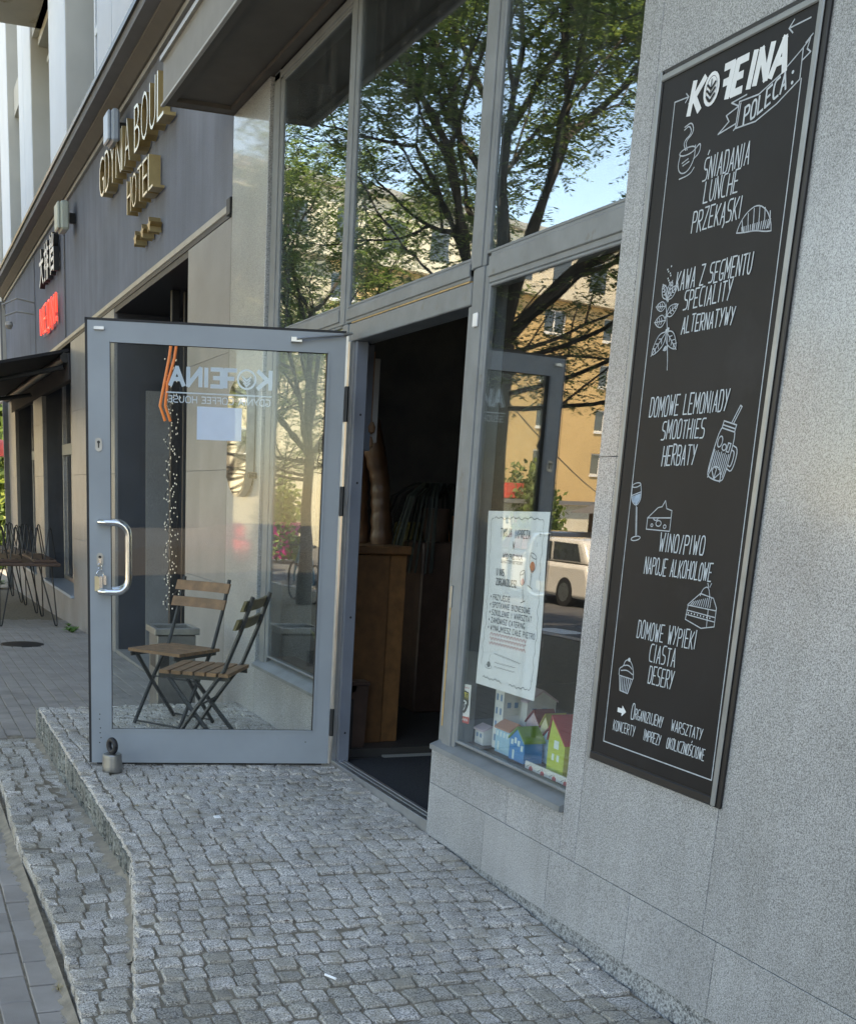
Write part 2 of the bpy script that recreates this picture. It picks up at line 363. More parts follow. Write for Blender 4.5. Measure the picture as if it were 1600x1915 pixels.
# ------------------------------------------------------------ stroke font and ribbons
GL = {'A': "00 26 40|12 32", 'B': "00 06|~06 46 43 03|~03 43 40 00", 'C': "~46 06 00 40", 'D': "00 06|~06 46 40 00", 'E': "46 06 00 40|03 33",
      'F': "46 06 00|03 33", 'G': "~46 06 00 40 42|42 22", 'H': "00 06|40 46|03 43", 'I': "20 26", 'J': "~46 40 00 01", 'K': "00 06|46 02|13 40",
      'L': "06 00 40", 'M': "00 06 22 46 40", 'N': "00 06 40 46", 'O': "~23 06 06 46 40 00 06", 'P': "00 06|~06 46 43 03", 'R': "00 06|~06 46 43 03|13 40",
      'S': "~46 06 03 43 40 00", 'T': "06 46|26 20", 'U': "~06 00 40 46", 'W': "06 10 24 30 46", 'Y': "06 23|46 10", 'Z': "06 46 00 40", '/': "10 36",
      'X': "00 46|06 40", 'V': "06 20 46", '5': "46 06 03 43 40 00", '8': "~23 03 06 46 43 23 03 00 40 43", '7': "06 46 10", '6': "~46 06 00 40 43 03", '4': "40 46 02 42", '3': "~06 46 43 13 43 40 00", '2': "~06 46 43 00 40", '1': "15 26 20", '9': "~43 03 06 46 40 00", '0': "~23 06 06 46 40 00 06"}
GL['O'] = GL['0'] = "~20 00 06 46 40 20"
GL['Ś'] = GL['S'] + "|27 38"; GL['Ą'] = GL['A'] + "|40 3m"; GL['Ę'] = GL['E'] + "|40 3m"; GL['Ó'] = GL['O'] + "|27 38"; GL['Ł'] = GL['L'] + "|02 24"; GL['Ć'] = GL['C'] + "|27 38"; GL['Ź'] = GL['Z'] + "|27 38"
def chaikin(p, closed=False, it=2):
    for _ in range(it):
        q = [p[0]]
        for a, b in zip(p[:-1], p[1:]):
            q.append((a[0] * .75 + b[0] * .25, a[1] * .75 + b[1] * .25)); q.append((a[0] * .25 + b[0] * .75, a[1] * .25 + b[1] * .75))
        q.append(p[-1]); p = q
    return p
def glyph(ch):
    out = []
    for s in GL.get(ch, '').split('|'):
        if not s: continue
        sm = s[0] == '~'; s = s.lstrip('~')
        pts = [(int(t[0]) / 4.0, (-1 if t[1] == 'm' else int(t[1])) / 6.0) for t in s.split()]
        out.append(chaikin(pts) if sm else pts)
    return out
def text_lines(txt, u0, u1, v0, v1, jit=.03, slant=0.0, tilt=0.0):
    wd = {'I': .55, 'M': 1.2, 'W': 1.2, ' ': .8, '/': .8}
    tot = sum(wd.get(c, 1) for c in txt); k = (u1 - u0) / tot; h = v1 - v0; x = u0; out = []
    for c in txt:
        a = wd.get(c, 1) * k
        if c != ' ':
            gw = a * .68 if c != 'I' else a * .6; j1, j2 = random.uniform(-jit, jit) * h, random.uniform(-jit, jit) * h
            hs = 1 + random.uniform(-jit, jit)
            for pl in glyph(c):
                out.append([(x + a * .13 + px * gw + slant * py * h, v0 + j1 + py * h * hs + tilt * (x - u0) + random.uniform(-jit, jit) * h * .2) for px, py in pl])
        x += a
    return out
def ribbons(mb, lines, w, f, h0=0.0, taper=False):
    """flat mitred strips; f(u,v,h)->xyz"""
    sp = []
    for pl in lines:
        cur = [pl[0]]
        for i in range(1, len(pl)):
            cur.append(pl[i])
            if i < len(pl) - 1:
                a = Vector((pl[i][0] - pl[i - 1][0], pl[i][1] - pl[i - 1][1])); b = Vector((pl[i + 1][0] - pl[i][0], pl[i + 1][1] - pl[i][1]))
                if a.length > 1e-7 and b.length > 1e-7 and a.angle(b) > R_(62): sp.append(cur); cur = [pl[i]]
        sp.append(cur)
    for li, pl in enumerate(sp):
        p = [Vector((a, b, 0)) for a, b in pl]
        q = [p[0]]
        for a in p[1:]:
            if (a - q[-1]).length > 1e-6: q.append(a)
        p = q
        if len(p) < 2: continue
        n = len(p); L, Rr = [], []
        closed = (p[0] - p[-1]).length < 1e-6
        hh = h0 + (li % 60) * 4e-5
        for i in range(n):
            if closed and i in (0, n - 1): d0 = (p[-1] - p[-2]).normalized(); d1 = (p[1] - p[0]).normalized()
            else:
                d0 = (p[i] - p[i - 1]).normalized() if i > 0 else (p[1] - p[0]).normalized()
                d1 = (p[i + 1] - p[i]).normalized() if i < n - 1 else d0
            t = d0 + d1
            if t.length < .3: t = d1
            t.normalize(); nn = Vector((-t.y, t.x, 0)); c = max(.5, nn.dot(Vector((-d1.y, d1.x, 0))))
            ww = w / 2 / c
            e = p[i]
            if not closed and i == 0: e = e - d1 * w * .35
            if not closed and i == n - 1: e = e + d0 * w * .35
            L.append(e + nn * ww); Rr.append(e - nn * ww)
        vs = [f(a.x, a.y, hh) for a in L] + [f(a.x, a.y, hh) for a in Rr]
        mb.add(vs, [(i, i + 1, n + i + 1, n + i) for i in range(n - 1)])
    return mb
def disc(mb, c, r, f, h=0, n=14, ry=None):
    ry = ry or r
    vs = [f(c[0] + r * math.cos(2 * math.pi * k / n), c[1] + ry * math.sin(2 * math.pi * k / n), h) for k in range(n)]
    mb.add(vs, [tuple(range(n))])
def ell(cx, cy, rx, ry, a0=0, a1=360, n=18): return [(cx + rx * math.cos(R_(a0 + (a1 - a0) * i / n)), cy + ry * math.sin(R_(a0 + (a1 - a0) * i / n))) for i in range(n + 1)]

# ------------------------------------------------------------ ground levels
def zs(y): return interp(y, [-20, 1, 3, 4.5, 6, 9, 13.5, 17, 25, 60, 300], [-.09, -.12, -.15, -.175, -.205, -.255, -.335, -.44, -.62, -1.3, -2.5])
def zp(x, y):
    wall = interp(y, [0, 1, 2.5, 3.3, 4.2, 5.3, 7.2], [-.24, -.2, -.13, -.09, -.045, -.006, -.004])
    out = interp(y, [0, 1, 2.5, 3.0, 3.5, 4.0, 4.6, 7.2], [-.19, -.16, -.125, -.095, -.05, -.014, -.002, -.002])
    t = min(1, max(0, -x / 1.33)); return wall * (1 - t) + out * t
def zr(x, y):
    a = interp(y, [0, 1, 2.5, 3.0, 4.07, 4.7, 5.2, 5.8, 7.2], [-.19, -.16, -.13, -.112, -.114, -.14, -.16, -.19, -.2])
    b = interp(y, [0, 1, 2.5, 3.4, 4.4, 5.1, 5.7, 7.2], [-.19, -.17, -.14, -.105, -.115, -.10, -.125, -.2])
    t = min(1, max(0, (-x - 1.33) / .36)); return a * (1 - t) + b * t
def edge(y): return -interp(y, [0, 1.5, 2.87, 3.5, 4.05, 8], [1.75, 1.69, 1.56, 1.43, 1.335, 1.33])
def cobble_data(seed, depth=.05):
    rnd = random.Random(seed); n = 8; top = []; rim = []; low = []
    for k in range(n):
        cxs, cys = ((1, 1), (-1, 1), (-1, -1), (1, -1))[k // 2]; c_ = rnd.uniform(.34, .46); e_ = rnd.uniform(.455, .515)
        x, y = (e_ * cxs, c_ * cys) if (k % 2 == 0) == (cxs * cys > 0) else (c_ * cxs, e_ * cys)
        rim.append((x, y, -.09 + rnd.uniform(-.06, .05))); top.append((x * .90 + rnd.uniform(-.02, .02), y * .90 + rnd.uniform(-.02, .02), rnd.uniform(-.05, .05)))
        low.append((x * 1.0, y * 1.0, -1.0))
    v = [(0, 0, rnd.uniform(-.02, .05))] + top + rim + low
    f = [(0, 1 + k, 1 + (k + 1) % n) for k in range(n)]
    f += [(1 + k, 9 + k, 9 + (k + 1) % n, 1 + (k + 1) % n) for k in range(n)] + [(9 + k, 17 + k, 17 + (k + 1) % n, 9 + (k + 1) % n) for k in range(n)]
    return v, f
COBV = [cobble_data(i) for i in range(18)]
COBM = []
for i, (v, f) in enumerate(COBV):
    me = bpy.data.meshes.new('cobble'); me.from_pydata(v, [], f); me.update(); me.materials.append(M['cobble'])
    me.polygons.foreach_set('use_smooth', [True] * len(me.polygons)); me.set_sharp_from_angle(angle=R_(24)); COBM.append(me)
def heightsheet(name, xs0, xs1, ys, zf, mat, kind=None, parent=None, nx=4, dz=0):
    mb = MB(); n = nx + 1
    for y in ys:
        a, b = xs0(y), xs1(y)
        for i in range(n):
            x = a + (b - a) * i / nx; mb.v.append((x, y, zf(x, y) + dz))
    for j in range(len(ys) - 1):
        for i in range(nx): mb.f.append((j * n + i, j * n + i + 1, (j + 1) * n + i + 1, (j + 1) * n + i)); mb.mi.append(0)
    o = mb.build(name, mat, parent, smooth=True)
    if kind: o['kind'] = kind
    return o
CAMP = Vector((-2.1276, 0, 1.35))
def lay_cobbles(parent, stones):
    # stones: (x, y, z, wx, wy, depth, rot)
    stones.sort(key=lambda s: (Vector(s[:3]) - CAMP).length - 6 * (s[1] < 1.9) * -1)
    big = MB(); k = 0
    for s in stones:
        x, y, z, wx, wy, dp, ro = s
        vi = random.randrange(len(COBV)); tx, ty = random.uniform(-.05, .05), random.uniform(-.05, .05)
        if k < 296:
            o = bpy.data.objects.new('cobble', COBM[vi]); COL.objects.link(o); o.parent = parent
            o.location = Vector((x, y, z)) - WL[parent]; o.scale = (wx, wy, dp); o.rotation_euler = (tx, ty, ro)
            k += 1
        else:
            v, f = COBV[vi]; m = Matrix.Translation((x, y, z)) @ Matrix.Rotation(ro, 4, 'Z') @ Matrix.Rotation(tx, 4, 'X') @ Matrix.Diagonal((wx, wy, dp, 1))
            big.add([m @ Vector(p) for p in v], f)
    if big.v:
        o = big.build('cobbles', M['cobble'], parent, smooth=True); o['kind'] = 'stuff'

# ------------------------------------------------------------ ground
ys_far = [-60, -20, -5, 0, 2, 4, 6, 8, 10, 13.5, 17, 22, 30, 45, 60, 100, 200, 500]
gr = heightsheet('ground', lambda y: -400, lambda y: 400, ys_far, lambda x, y: zs(y) - .35, M['pave_far'], 'structure', nx=8)
road = heightsheet('road', lambda y: -24, lambda y: -6.2, ys_far[1:-2], lambda x, y: zs(y) - .2, M['asphalt'], 'structure')
zc = MB()
for i in range(12):
    x0 = -6.6 - i * .95
    zc.add([(x, y, zs(y) - .195) for x, y in ((x0, 11.6), (x0 - .5, 11.6), (x0 - .5, 16.2), (x0, 16.2))], [(0, 1, 2, 3)])
zc.build('zebra_crossing', M['white_line'], road)
sq = heightsheet('opposite_pavement', lambda y: -60, lambda y: -24.3, ys_far[1:-2], lambda x, y: zs(y) - .08, M['pave_far'], 'structure')
kb = MB()
for a, b in zip(ys_far[1:-3], ys_far[2:-2]):
    kb.add([(-6.2, a, zs(a) - .3), (-6.0, a, zs(a) - .3), (-6.0, a, zs(a) + .003), (-6.2, a, zs(a) + .003), (-6.2, b, zs(b) - .3), (-6.0, b, zs(b) - .3), (-6.0, b, zs(b) + .003), (-6.2, b, zs(b) + .003)],
           [(0, 1, 2, 3), (4, 5, 6, 7), (0, 1, 5, 4), (1, 2, 6, 5), (2, 3, 7, 6), (3, 0, 4, 7)])
kb.build('kerb', M['plinth'])['kind'] = 'structure'
side = heightsheet('pavement', lambda y: -6.0, lambda y: .25, [-20, -5, 0, 1, 2, 3, 4, 4.5, 5, 6, 7, 8, 9, 11, 13.5, 15, 17, 20, 25, 45, 60],
                   lambda x, y: zs(y), M['sand'], 'structure', nx=6, dz=-.006)
WL[side] = WL[side]
# pavers
pv = bpy.data.meshes.new('paver')
def pv_mesh():
    b = .03; v = []; 
    for z, s in ((0.0, .5 - b), (-.06, .5), (-1, .5)):
        for sx, sy in ((-1, -1), (1, -1), (1, 1), (-1, 1)): v.append((sx * s, sy * s, z))
    f = [(0, 1, 2, 3)] + [(i, (i + 1) % 4, 4 + (i + 1) % 4, 4 + i) for i in range(4)] + [(4 + i, 4 + (i + 1) % 4, 8 + (i + 1) % 4, 8 + i) for i in range(4)]
    f = [tuple(reversed(q)) if i > 0 else q for i, q in enumerate(f)]
    return v, f
pvv, pvf = pv_mesh(); pv.from_pydata(pvv, [], pvf); pv.update(); pv.materials.append(M['paver'])
plist = []
ci = 0; x = -.005
while x > -2.75:
    wx = .1; y = 0.8 + (0.1 if ci % 2 else 0) + random.uniform(-.01, .01)
    ax, bx = x - wx, x
    xm = (ax + bx) / 2
    while y < 15.5:
        near = 7.28 if xm > -1.73 else 0
        if y > near - .05: plist.append((xm, y + .1, zs(y + .1) + random.uniform(-.002, .002)))
        y += .2
    x -= .1; ci += 1
plist = [p for p in plist if p[0] < .0 and (p[0] > -1.75 or p[1] > 2.2)]
plist.sort(key=lambda p: (Vector(p) - CAMP).length if p[1] > 2.3 and p[0] > -2.15 else 99 + p[1])
bigp = MB()
for i, (x, y, z) in enumerate(plist):
    sx, sy = .1 - random.uniform(.004, .008), .2 - random.uniform(.004, .008); ro = random.uniform(-.015, .015)
    if i < 298:
        o = bpy.data.objects.new('paver', pv); COL.objects.link(o); o.parent = side; o.location = Vector((x, y, z)) - WL[side]; o.scale = (sx, sy, .05)
        o.rotation_euler = (random.uniform(-.01, .01) - .02, random.uniform(-.015, .015), ro)
    else:
        m = Matrix.Translation((x, y, z)) @ Matrix.Rotation(ro, 4, 'Z') @ Matrix.Diagonal((sx, sy, .05, 1)); bigp.add([m @ Vector(p) for p in pvv], pvf)
o = bigp.build('pavers', M['paver'], side); o['kind'] = 'stuff'
mh = MB(); mh.lathe((-.88, 12.5, zs(12.5) + .003), [(.23, -.02), (.23, .004), (.2, .006)], 20); mh.build('manhole_cover', M['black_metal'], side)
# platform
YP1 = 7.15
plat = empty('entrance_platform', (-.7, 4.5, -.1), kind='structure')
yy = [0, .5, 1, 1.5, 2, 2.5, 3, 3.3, 3.5, 3.8, 4.0, 4.3, 4.7, 5.3, 6, 7.13]
o = heightsheet('joint_sand', lambda y: edge(y) + .02, lambda y: .12, yy, zp, M['sand'], None, plat, nx=8, dz=-.0075); o['kind'] = 'stuff'
stones = []
y = .55; ri = 0
while y < YP1 - .02:
    wy = random.uniform(.066, .088)
    if y + wy > YP1: wy = YP1 - y
    ex = edge(y)
    wob = 0.35 * math.sin(ri * .37) + random.uniform(-.12, .12) + (.5 if (ri % 2 and y > 4.2) else 0)
    ph = random.uniform(0, 6)
    row = []; ncol = int(-ex / .078); bnd = [ex]
    for k in range(1, ncol + 1):
        f = k / ncol; bnd.append(ex + .078 * k + wob * .078 * min(1, max(0, (f - .12) * 3)) + random.uniform(-.011, .011))
    bnd = [b for b in bnd if b < -.05] + [-.012]
    for a, b in zip(bnd[:-1], bnd[1:]): row.append((b, b - a))
    for (x, wx) in row:
        xm = x - wx / 2; isedge = x - wx <= ex + .002
        ym = y + wy / 2 + .012 * math.sin(xm * 4 + y * 1.3) + random.uniform(-.003, .003)
        jx, jy = (.004, .004) if ym > 3.9 or xm < -1.1 else (.0035, .004)
        dp = .13 if isedge or y > YP1 - .12 else .05
        stones.append((xm, ym, zp(xm, ym) + random.uniform(-.004, .005), wx - random.uniform(.002, .009), wy - random.uniform(.002, .008), dp, random.uniform(-.07, .07)))
    y += wy; ri += 1
lay_cobbles(plat, stones)
rm = MB()
for a, b in zip(yy[:-1], yy[1:]):   # mortar face of the step
    ea, eb = edge(a) + .02, edge(b) + .02
    rm.add([(ea, a, zp(ea, a) - .012), (eb, b, zp(eb, b) - .012), (eb, b, -.3), (ea, a, -.3)], [(0, 1, 2, 3)])
rm.add([(-1.31, 7.13, -.012), (.12, 7.13, -.012), (.12, 7.13, -.3), (-1.31, 7.13, -.3)], [(0, 1, 2, 3)])
rm.build('step_mortar', M['sand'], plat)
rs = MB(); y = 3.05
while y < 7.13:
    L = random.uniform(.06, .11); zt = zp(edge(y), y) - .012; zl = zr(edge(y) - .01, y) - .03
    if zt - zl > .035:
        zc_ = zl + (zt - zl) * random.uniform(.35, .6) if zt - zl > .10 and random.random() < .4 else None
        e0, e1 = edge(y) - random.uniform(-.002, .006), edge(y + L) - random.uniform(-.002, .006)
        for a_, b_ in (((zl, zc_), (zc_ + .004, zt)) if zc_ else ((zl, zt),)):
            p = random.uniform(.0, .006); g = .003
            vs = [(e0 + .05, y + g, a_), (e0 + .004, y + g, a_), (e0 - p, y + L * .15, a_ + .01), (e1 - p * .6, y + L * .8, a_ + .008), (e1 + .004, y + L - g, a_), (e1 + .05, y + L - g, a_)]
            vt = [(q[0] + .002, q[1] + random.uniform(-.002, .002), b_ - random.uniform(0, .004)) for q in vs]
            rs.add(vs + vt, [(0, 1, 7, 6), (1, 2, 8, 7), (2, 3, 9, 8), (3, 4, 10, 9), (4, 5, 11, 10), (6, 7, 8, 9, 10, 11)])
    y += L
rs.build('riser_stones', M['riser'], plat)['kind'] = 'stuff'
sf_ = MB()
def fillet(xf, z0f, z1f, y0, y1, wf):
    y = y0; n = 0; b = len(sf_.v)
    while y <= y1:
        x = xf(y); w_ = wf * (.45 + .3 * math.sin(y * 5.1) * math.sin(y * 2.3 + 1) + random.uniform(-.15, .25)); sf_.v += [(x + .006, y, z1f(y) + .006), (x - w_ * .35, y, z0f(y) + .007), (x - w_, y, z0f(y) - .003)]; n += 1; y += .025
    for i in range(n - 1):
        for k in range(2): sf_.f.append((b + i * 3 + k, b + i * 3 + k + 1, b + i * 3 + k + 4, b + i * 3 + k + 3)); sf_.mi.append(0)
fillet(lambda y: edge(y), lambda y: zr(edge(y) - .03, y), lambda y: zr(edge(y), y) + .012, 3.3, 7.1, .09)
fillet(lambda y: -1.705, lambda y: zs(y), lambda y: zs(y) + .012, .6, 6.9, .07)
o = sf_.build('drifted_sand', M['sand_pale'], None, smooth=True); o['kind'] = 'stuff'; tag(o, 'drifted pale sand lying along the foot of the granite step', 'sand')
# ramp
rampo = empty('cobbled_ramp', (-1.5, 4.5, -.15), kind='structure')
yr = [y for y in yy if y < 6] + [6, 6.6, 7.1]
def redge(y): return -1.69 - .012 * math.sin(y * 3)
o = heightsheet('joint_sand', lambda y: redge(y) + .012, lambda y: edge(y) + .02, yr, zr, M['sand'], None, rampo, nx=3, dz=-.006); o['kind'] = 'stuff'
stones = []
y = .55
while y < 7.1:
    wy = random.uniform(.07, .09); x = edge(y) - .006; ex = redge(y)
    while x > ex + .03:
        wx = random.uniform(.07, .1)
        if x - wx < ex + .04: wx = x - ex
        xm = x - wx / 2; ym = y + wy / 2
        if wx > .02: stones.append((xm, ym + random.uniform(-.004, .004), zr(xm, ym) + random.uniform(-.004, .004), wx - random.uniform(.002, .01), wy - random.uniform(.002, .01), .1 if x - wx <= ex + .002 else .05, random.uniform(-.07, .07)))
        x -= wx
    y += wy
lay_cobbles(rampo, stones)
# sand, dust, blades and a butt on the paving
deb = MB()
for i in range(420):
    y = random.uniform(2.2, 6.8); x = redge(y) - random.uniform(-.01, .05); s = random.uniform(.002, .007)
    z = zs(y) + .001; a = random.uniform(0, 3.1)
    deb.add([(x, y, z), (x + s * math.cos(a), y + s * math.sin(a), z), (x + s * .5, y + s * .3, z + s * .8), (x - s * .4, y + s * .6, z)], [(0, 1, 2), (0, 2, 3), (1, 3, 2), (0, 3, 1)])
for i in range(500):
    y = random.uniform(2.2, 7.0); x = random.uniform(edge(y), 0); s = random.uniform(.0015, .005); z = zp(x, y) + .0
    deb.add([(x, y, z), (x + s, y + s * .2, z), (x + s * .5, y + s, z), (x + s * .4, y + s * .4, z + s * .7)], [(0, 1, 2), (0, 1, 3), (1, 2, 3), (2, 0, 3)])
o = deb.build('grit', M['sand']); o['kind'] = 'stuff'; tag(o, 'loose grit scattered over the granite setts', 'grit')
for i in range(9):
    y = random.uniform(2.6, 6.6); x = random.uniform(-1.25, -.1); z = zp(x, y) + .004; a = random.uniform(0, 6.28); L = random.uniform(.012, .026); c_, s__ = math.cos(a), math.sin(a)
    lf_ = MB(); lf_.add([(x, y, z), (x + c_ * L * .5 - s__ * L * .3, y + s__ * L * .5 + c_ * L * .3, z + .004), (x + c_ * L, y + s__ * L, z + .002), (x + c_ * L * .5 + s__ * L * .3, y + s__ * L * .5 - c_ * L * .3, z + .001)], [(0, 1, 2), (0, 2, 3)])
    tag(lf_.build('fallen_leaf', M['straw'] if i % 3 else M['dark_wood']), 'tiny dry curled leaf on the setts of the entrance platform', 'leaf', 'dry leaves on the setts')
cb = MB(); cb.tube([(-.93, 3.02, zp(-.93, 3.02) + .008), (-.905, 2.985, zp(-.9, 2.98) + .008)], .0042, 8)
tag(cb.build('cigarette_butt', M['white_letter'], smooth=True), 'white cigarette end lying on the setts in the foreground', 'cigarette butt')
cb = MB(); cb.bbox(-.88, -.85, 4.52, 4.55, zp(-.86, 4.5), zp(-.86, 4.5) + .008, .003)
tag(cb.build('paper_scrap', M['white_letter']), 'tiny white paper scrap on the setts in front of the open door', 'litter')
def tuft(name, x, y, z, r, n, h, label, mt='green'):
    t = MB()
    for i in range(n):
        a = random.uniform(0, 6.28); q = random.uniform(.2, 1) * r; hh = h * random.uniform(.5, 1); w_ = random.uniform(.006, .012) * (r / .16) ** .7 * (1 if mt == 'green' else .35)
        c, s = math.cos(a), math.sin(a)
        t.add([(x - s * w_, y + c * w_, z), (x + s * w_, y - c * w_, z), (x + c * q * .6 + s * w_ * 1.5, y + s * q * .6 - c * w_ * 1.5, z + hh), (x + c * q, y + s * q, z + hh * .7), (x + c * q * .6 - s * w_ * 1.5, y + s * q * .6 + c * w_ * 1.5, z + hh)], [(0, 1, 2, 4), (2, 3, 4)])
    tag(t.build(name, M[mt]), label, 'weed')
tuft('weed', -.16, 13.75, zs(13.75), .16, 60, .07, 'small green weed growing at the foot of the grey pillar')
tuft('weed', -.08, 14.6, zs(14.6), .08, 20, .04, 'tiny weed in the paving joint below the grey window sill')
tuft('weed', -.45, 22.5, zs(22.5), .5, 160, .16, 'low green plants at the foot of the far pillar')
tuft('weed', -1.72, 3.25, zs(3.25), .035, 26, .018, 'dry straw coloured weed in the sandy joint beside the ramp', 'straw')
# ------------------------------------------------------------ cafe building
GX = -.018   # face of the granite
cafe = empty('cafe_building', (0, 3.5, 0), 'grey granite shopfront of the coffee house with tall windows and a glass door', 'building')
def slab(y0, y1, z0, z1, mat='granite', x0=GX, x1=.12, par=None, name='granite_slab', g=.0011):
    return MB().bbox(x0, x1, y0 + g, y1 - g, z0 + g, z1 - g, .0009).build(name, M[mat], par or cafe)
def backing(y0, y1, z0, z1, x0=.02, x1=.3, par=None, mat='plinth'): return MB().box(x0, x1, y0, y1, z0, z1).build('wall_core', M[mat], par or cafe)
# near wall right of the window
ysl = [3.19, 3.095, 2.44, 1.78, 1.1, .4, -.4, -1.4, -2.6]
for i, (a, b) in enumerate(zip(ysl[1:], ysl[:-1])):
    for z0, z1 in (((.187, 1.50), (1.50, 3.6)) if i < 2 else ((.187, 3.6),)): slab(a, b, z0, z1)
ybase = [4.212, 3.72, 3.25, 2.78, 2.38, 1.86, 1.3, .6, -.3, -1.4, -2.6]
for a, b in zip(ybase[1:], ybase[:-1]): slab(a, b, -.045, .187)
for a, b in zip((3.95, 3.56, 3.19), (4.212, 3.95, 3.56)): slab(a, b, .187, .335)
slab(-2.6, 4.212, -.32, -.045, 'plinth', -.008, .12, name='plinth', g=0)
backing(-12, 3.18, -.3, 3.6); backing(3.18, 4.19, -.3, .33)
# below the left window and pier
for a, b in zip((5.53, 6.15), (6.15, 6.76)): slab(a, b, -.1, .30)
backing(5.53, 6.76, -.3, .29, .02, .129)
MB().bbox(-.02, .35, 6.762, 7.495, -.3, 3.6, .003).build('stone_pier', M['granite_pol'], cafe)
MB().box(-.016, .3, 7.497, 7.513, -.3, 3.6).build('joint_strip', M['black'], cafe)
# frames
def bar(mb, y0, y1, z0, z1, vert=True, x=0.0, d=.09):
    mb.bbox(x + .004, x + d, y0, y1, z0, z1, .003)
    if vert: w_ = y1 - y0; mb.bbox(x - .003, x + .02, y0 + w_ * .22, y1 - w_ * .18, z0, z1, .003)
    else: w_ = z1 - z0; mb.bbox(x - .003, x + .02, y0, y1, z0 + w_ * .2, z1 - w_ * .12, .003)
    return mb
# window posts and rails as building parts
bar(MB(), 4.056, 4.182, .0, 2.20).build('post', M['frame'], cafe)
bar(MB(), 4.088, 4.205, 2.202, 3.6).build('post', M['frame'], cafe)
bar(MB(), 5.43, 5.53, -.01, 2.16).build('post', M['frame'], cafe)
bar(MB(), 5.488, 5.585, 2.162, 3.6).build('post', M['frame'], cafe)
bar(MB(), 6.60, 6.762, .30, 3.6).build('post', M['frame'], cafe)
bar(MB(), 3.192, 4.054, 2.135, 2.24, False).build('transom', M['frame'], cafe)
bar(MB(), 4.207, 5.486, 2.165, 2.235, False).build('transom', M['frame'], cafe)
bar(MB(), 5.587, 6.598, 2.165, 2.25, False).build('transom', M['frame'], cafe)
MB().bbox(.0, .12, 4.184, 5.428, 2.075, 2.158, .004).build('lintel', M['frame'], cafe)
MB().box(-.001, .1, 4.20, 5.41, 2.1585, 2.164).build('bare_wood_strip', M['ochre'], cafe)
MB().box(.035, .042, 4.185, 4.20, 2.07, 2.071).build('screw', M['steel'], cafe)
MB().bbox(-.001, .01, 4.166, 4.176, .44, .98, .001).build('bare_wood_strip', M['ochre'], cafe)
bar(MB(), 3.19, 6.762, 3.545, 3.6, False).build('head_rail', M['frame'], cafe)
sb = MB(); sb.prism([(-.035, .337), (-.035, .358), (.06, .392), (.06, .337)], lambda a, b, d: (a, d, b), 3.19, 4.20); sb.build('window_sill', M['frame'], cafe)
sb = MB(); sb.prism([(-.04, .30), (-.04, .318), (.06, .38), (.06, .30)], lambda a, b, d: (a, d, b), 5.5, 6.762); sb.build('window_sill', M['frame'], cafe)
def shop_window(y0, y1, z0, z1, g='glass', x=.006):
    t = .012; mb = MB()
    mb.bbox(x, x + .03, y0, y0 + t, z0, z1, .003); mb.bbox(x, x + .03, y1 - t, y1, z0, z1, .003)
    mb.bbox(x, x + .03, y0 + t, y1 - t, z0, z0 + t, .003); mb.bbox(x, x + .03, y0 + t, y1 - t, z1 - t, z1, .003)
    f = mb.build('window', M['frame'], cafe)
    MB().box(x + .008, x + .014, y0 + t, y1 - t, z0 + t, z1 - t).build('pane', M[g], f); return f
shop_window(3.15, 4.056, .392, 2.135); shop_window(3.15, 4.088, 2.24, 3.545, 'glass_up'); shop_window(4.205, 5.488, 2.235, 3.545, 'glass_up')
shop_window(5.53, 6.60, .378, 2.165, 'glass_left'); shop_window(5.585, 6.60, 2.25, 3.545, 'glass_up')
# door frame
MB().bbox(.012, .072, 5.352, 5.43, -.01, 2.075, .003).build('door_jamb', M['jamb'], cafe)
MB().bbox(.11, .16, 5.49, 5.53, 1.58, 2.08, .003).build('inner_frame', M['jamb'], cafe)
MB().bbox(.165, .20, 5.50, 5.53, 1.62, 2.02, .003).build('inner_frame', M['lip'], cafe)
MB().bbox(-.012, .03, 5.385, 5.43, -.01, 2.075, .003).build('door_stop', M['alu'], cafe)
MB().bbox(.01, .12, 4.182, 4.215, -.01, 2.075, .003).build('door_jamb', M['frame'], cafe)
sc_ = MB()
for z in (.16, .76, 1.42, 1.74): sc_ = MB(); sc_.lathe((.045, 5.3515, z), [(.006, .0), (.006, .0012)], 10, 'y'); sc_.build('screw_hole', M['black'], cafe)
MB().bbox(-.012, -.002, 4.10, 4.135, 1.99, 2.04, .003).build('contact_sensor', M['win_white'], cafe)
MB().bbox(-.010, .0, 4.15, 4.165, .93, 1.02, .002).build('strike_plate', M['steel_dull'], cafe)
th = MB()
for x0, x1, h in ((-.014, .008, .010), (.016, .03, .012), (.036, .055, .016)): th.bbox(x0, x1, 4.215, 5.385, -.05, h, .002)
th.build('threshold', M['alu'], cafe)
MB().box(.008, .036, 4.215, 5.385, -.05, -.004).build('threshold_gap', M['black'], cafe)
# interior
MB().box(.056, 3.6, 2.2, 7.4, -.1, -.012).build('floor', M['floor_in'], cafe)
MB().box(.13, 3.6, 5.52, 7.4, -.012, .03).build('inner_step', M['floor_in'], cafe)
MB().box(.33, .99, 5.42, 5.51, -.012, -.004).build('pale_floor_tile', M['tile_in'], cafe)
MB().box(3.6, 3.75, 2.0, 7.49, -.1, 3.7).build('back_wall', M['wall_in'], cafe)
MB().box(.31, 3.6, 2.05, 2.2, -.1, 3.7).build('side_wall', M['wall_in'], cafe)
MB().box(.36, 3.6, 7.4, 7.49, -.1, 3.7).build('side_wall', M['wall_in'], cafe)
MB().box(.13, .16, 5.53, 6.6, -.1, .30).build('inner_dado', M['wall_in'], cafe)
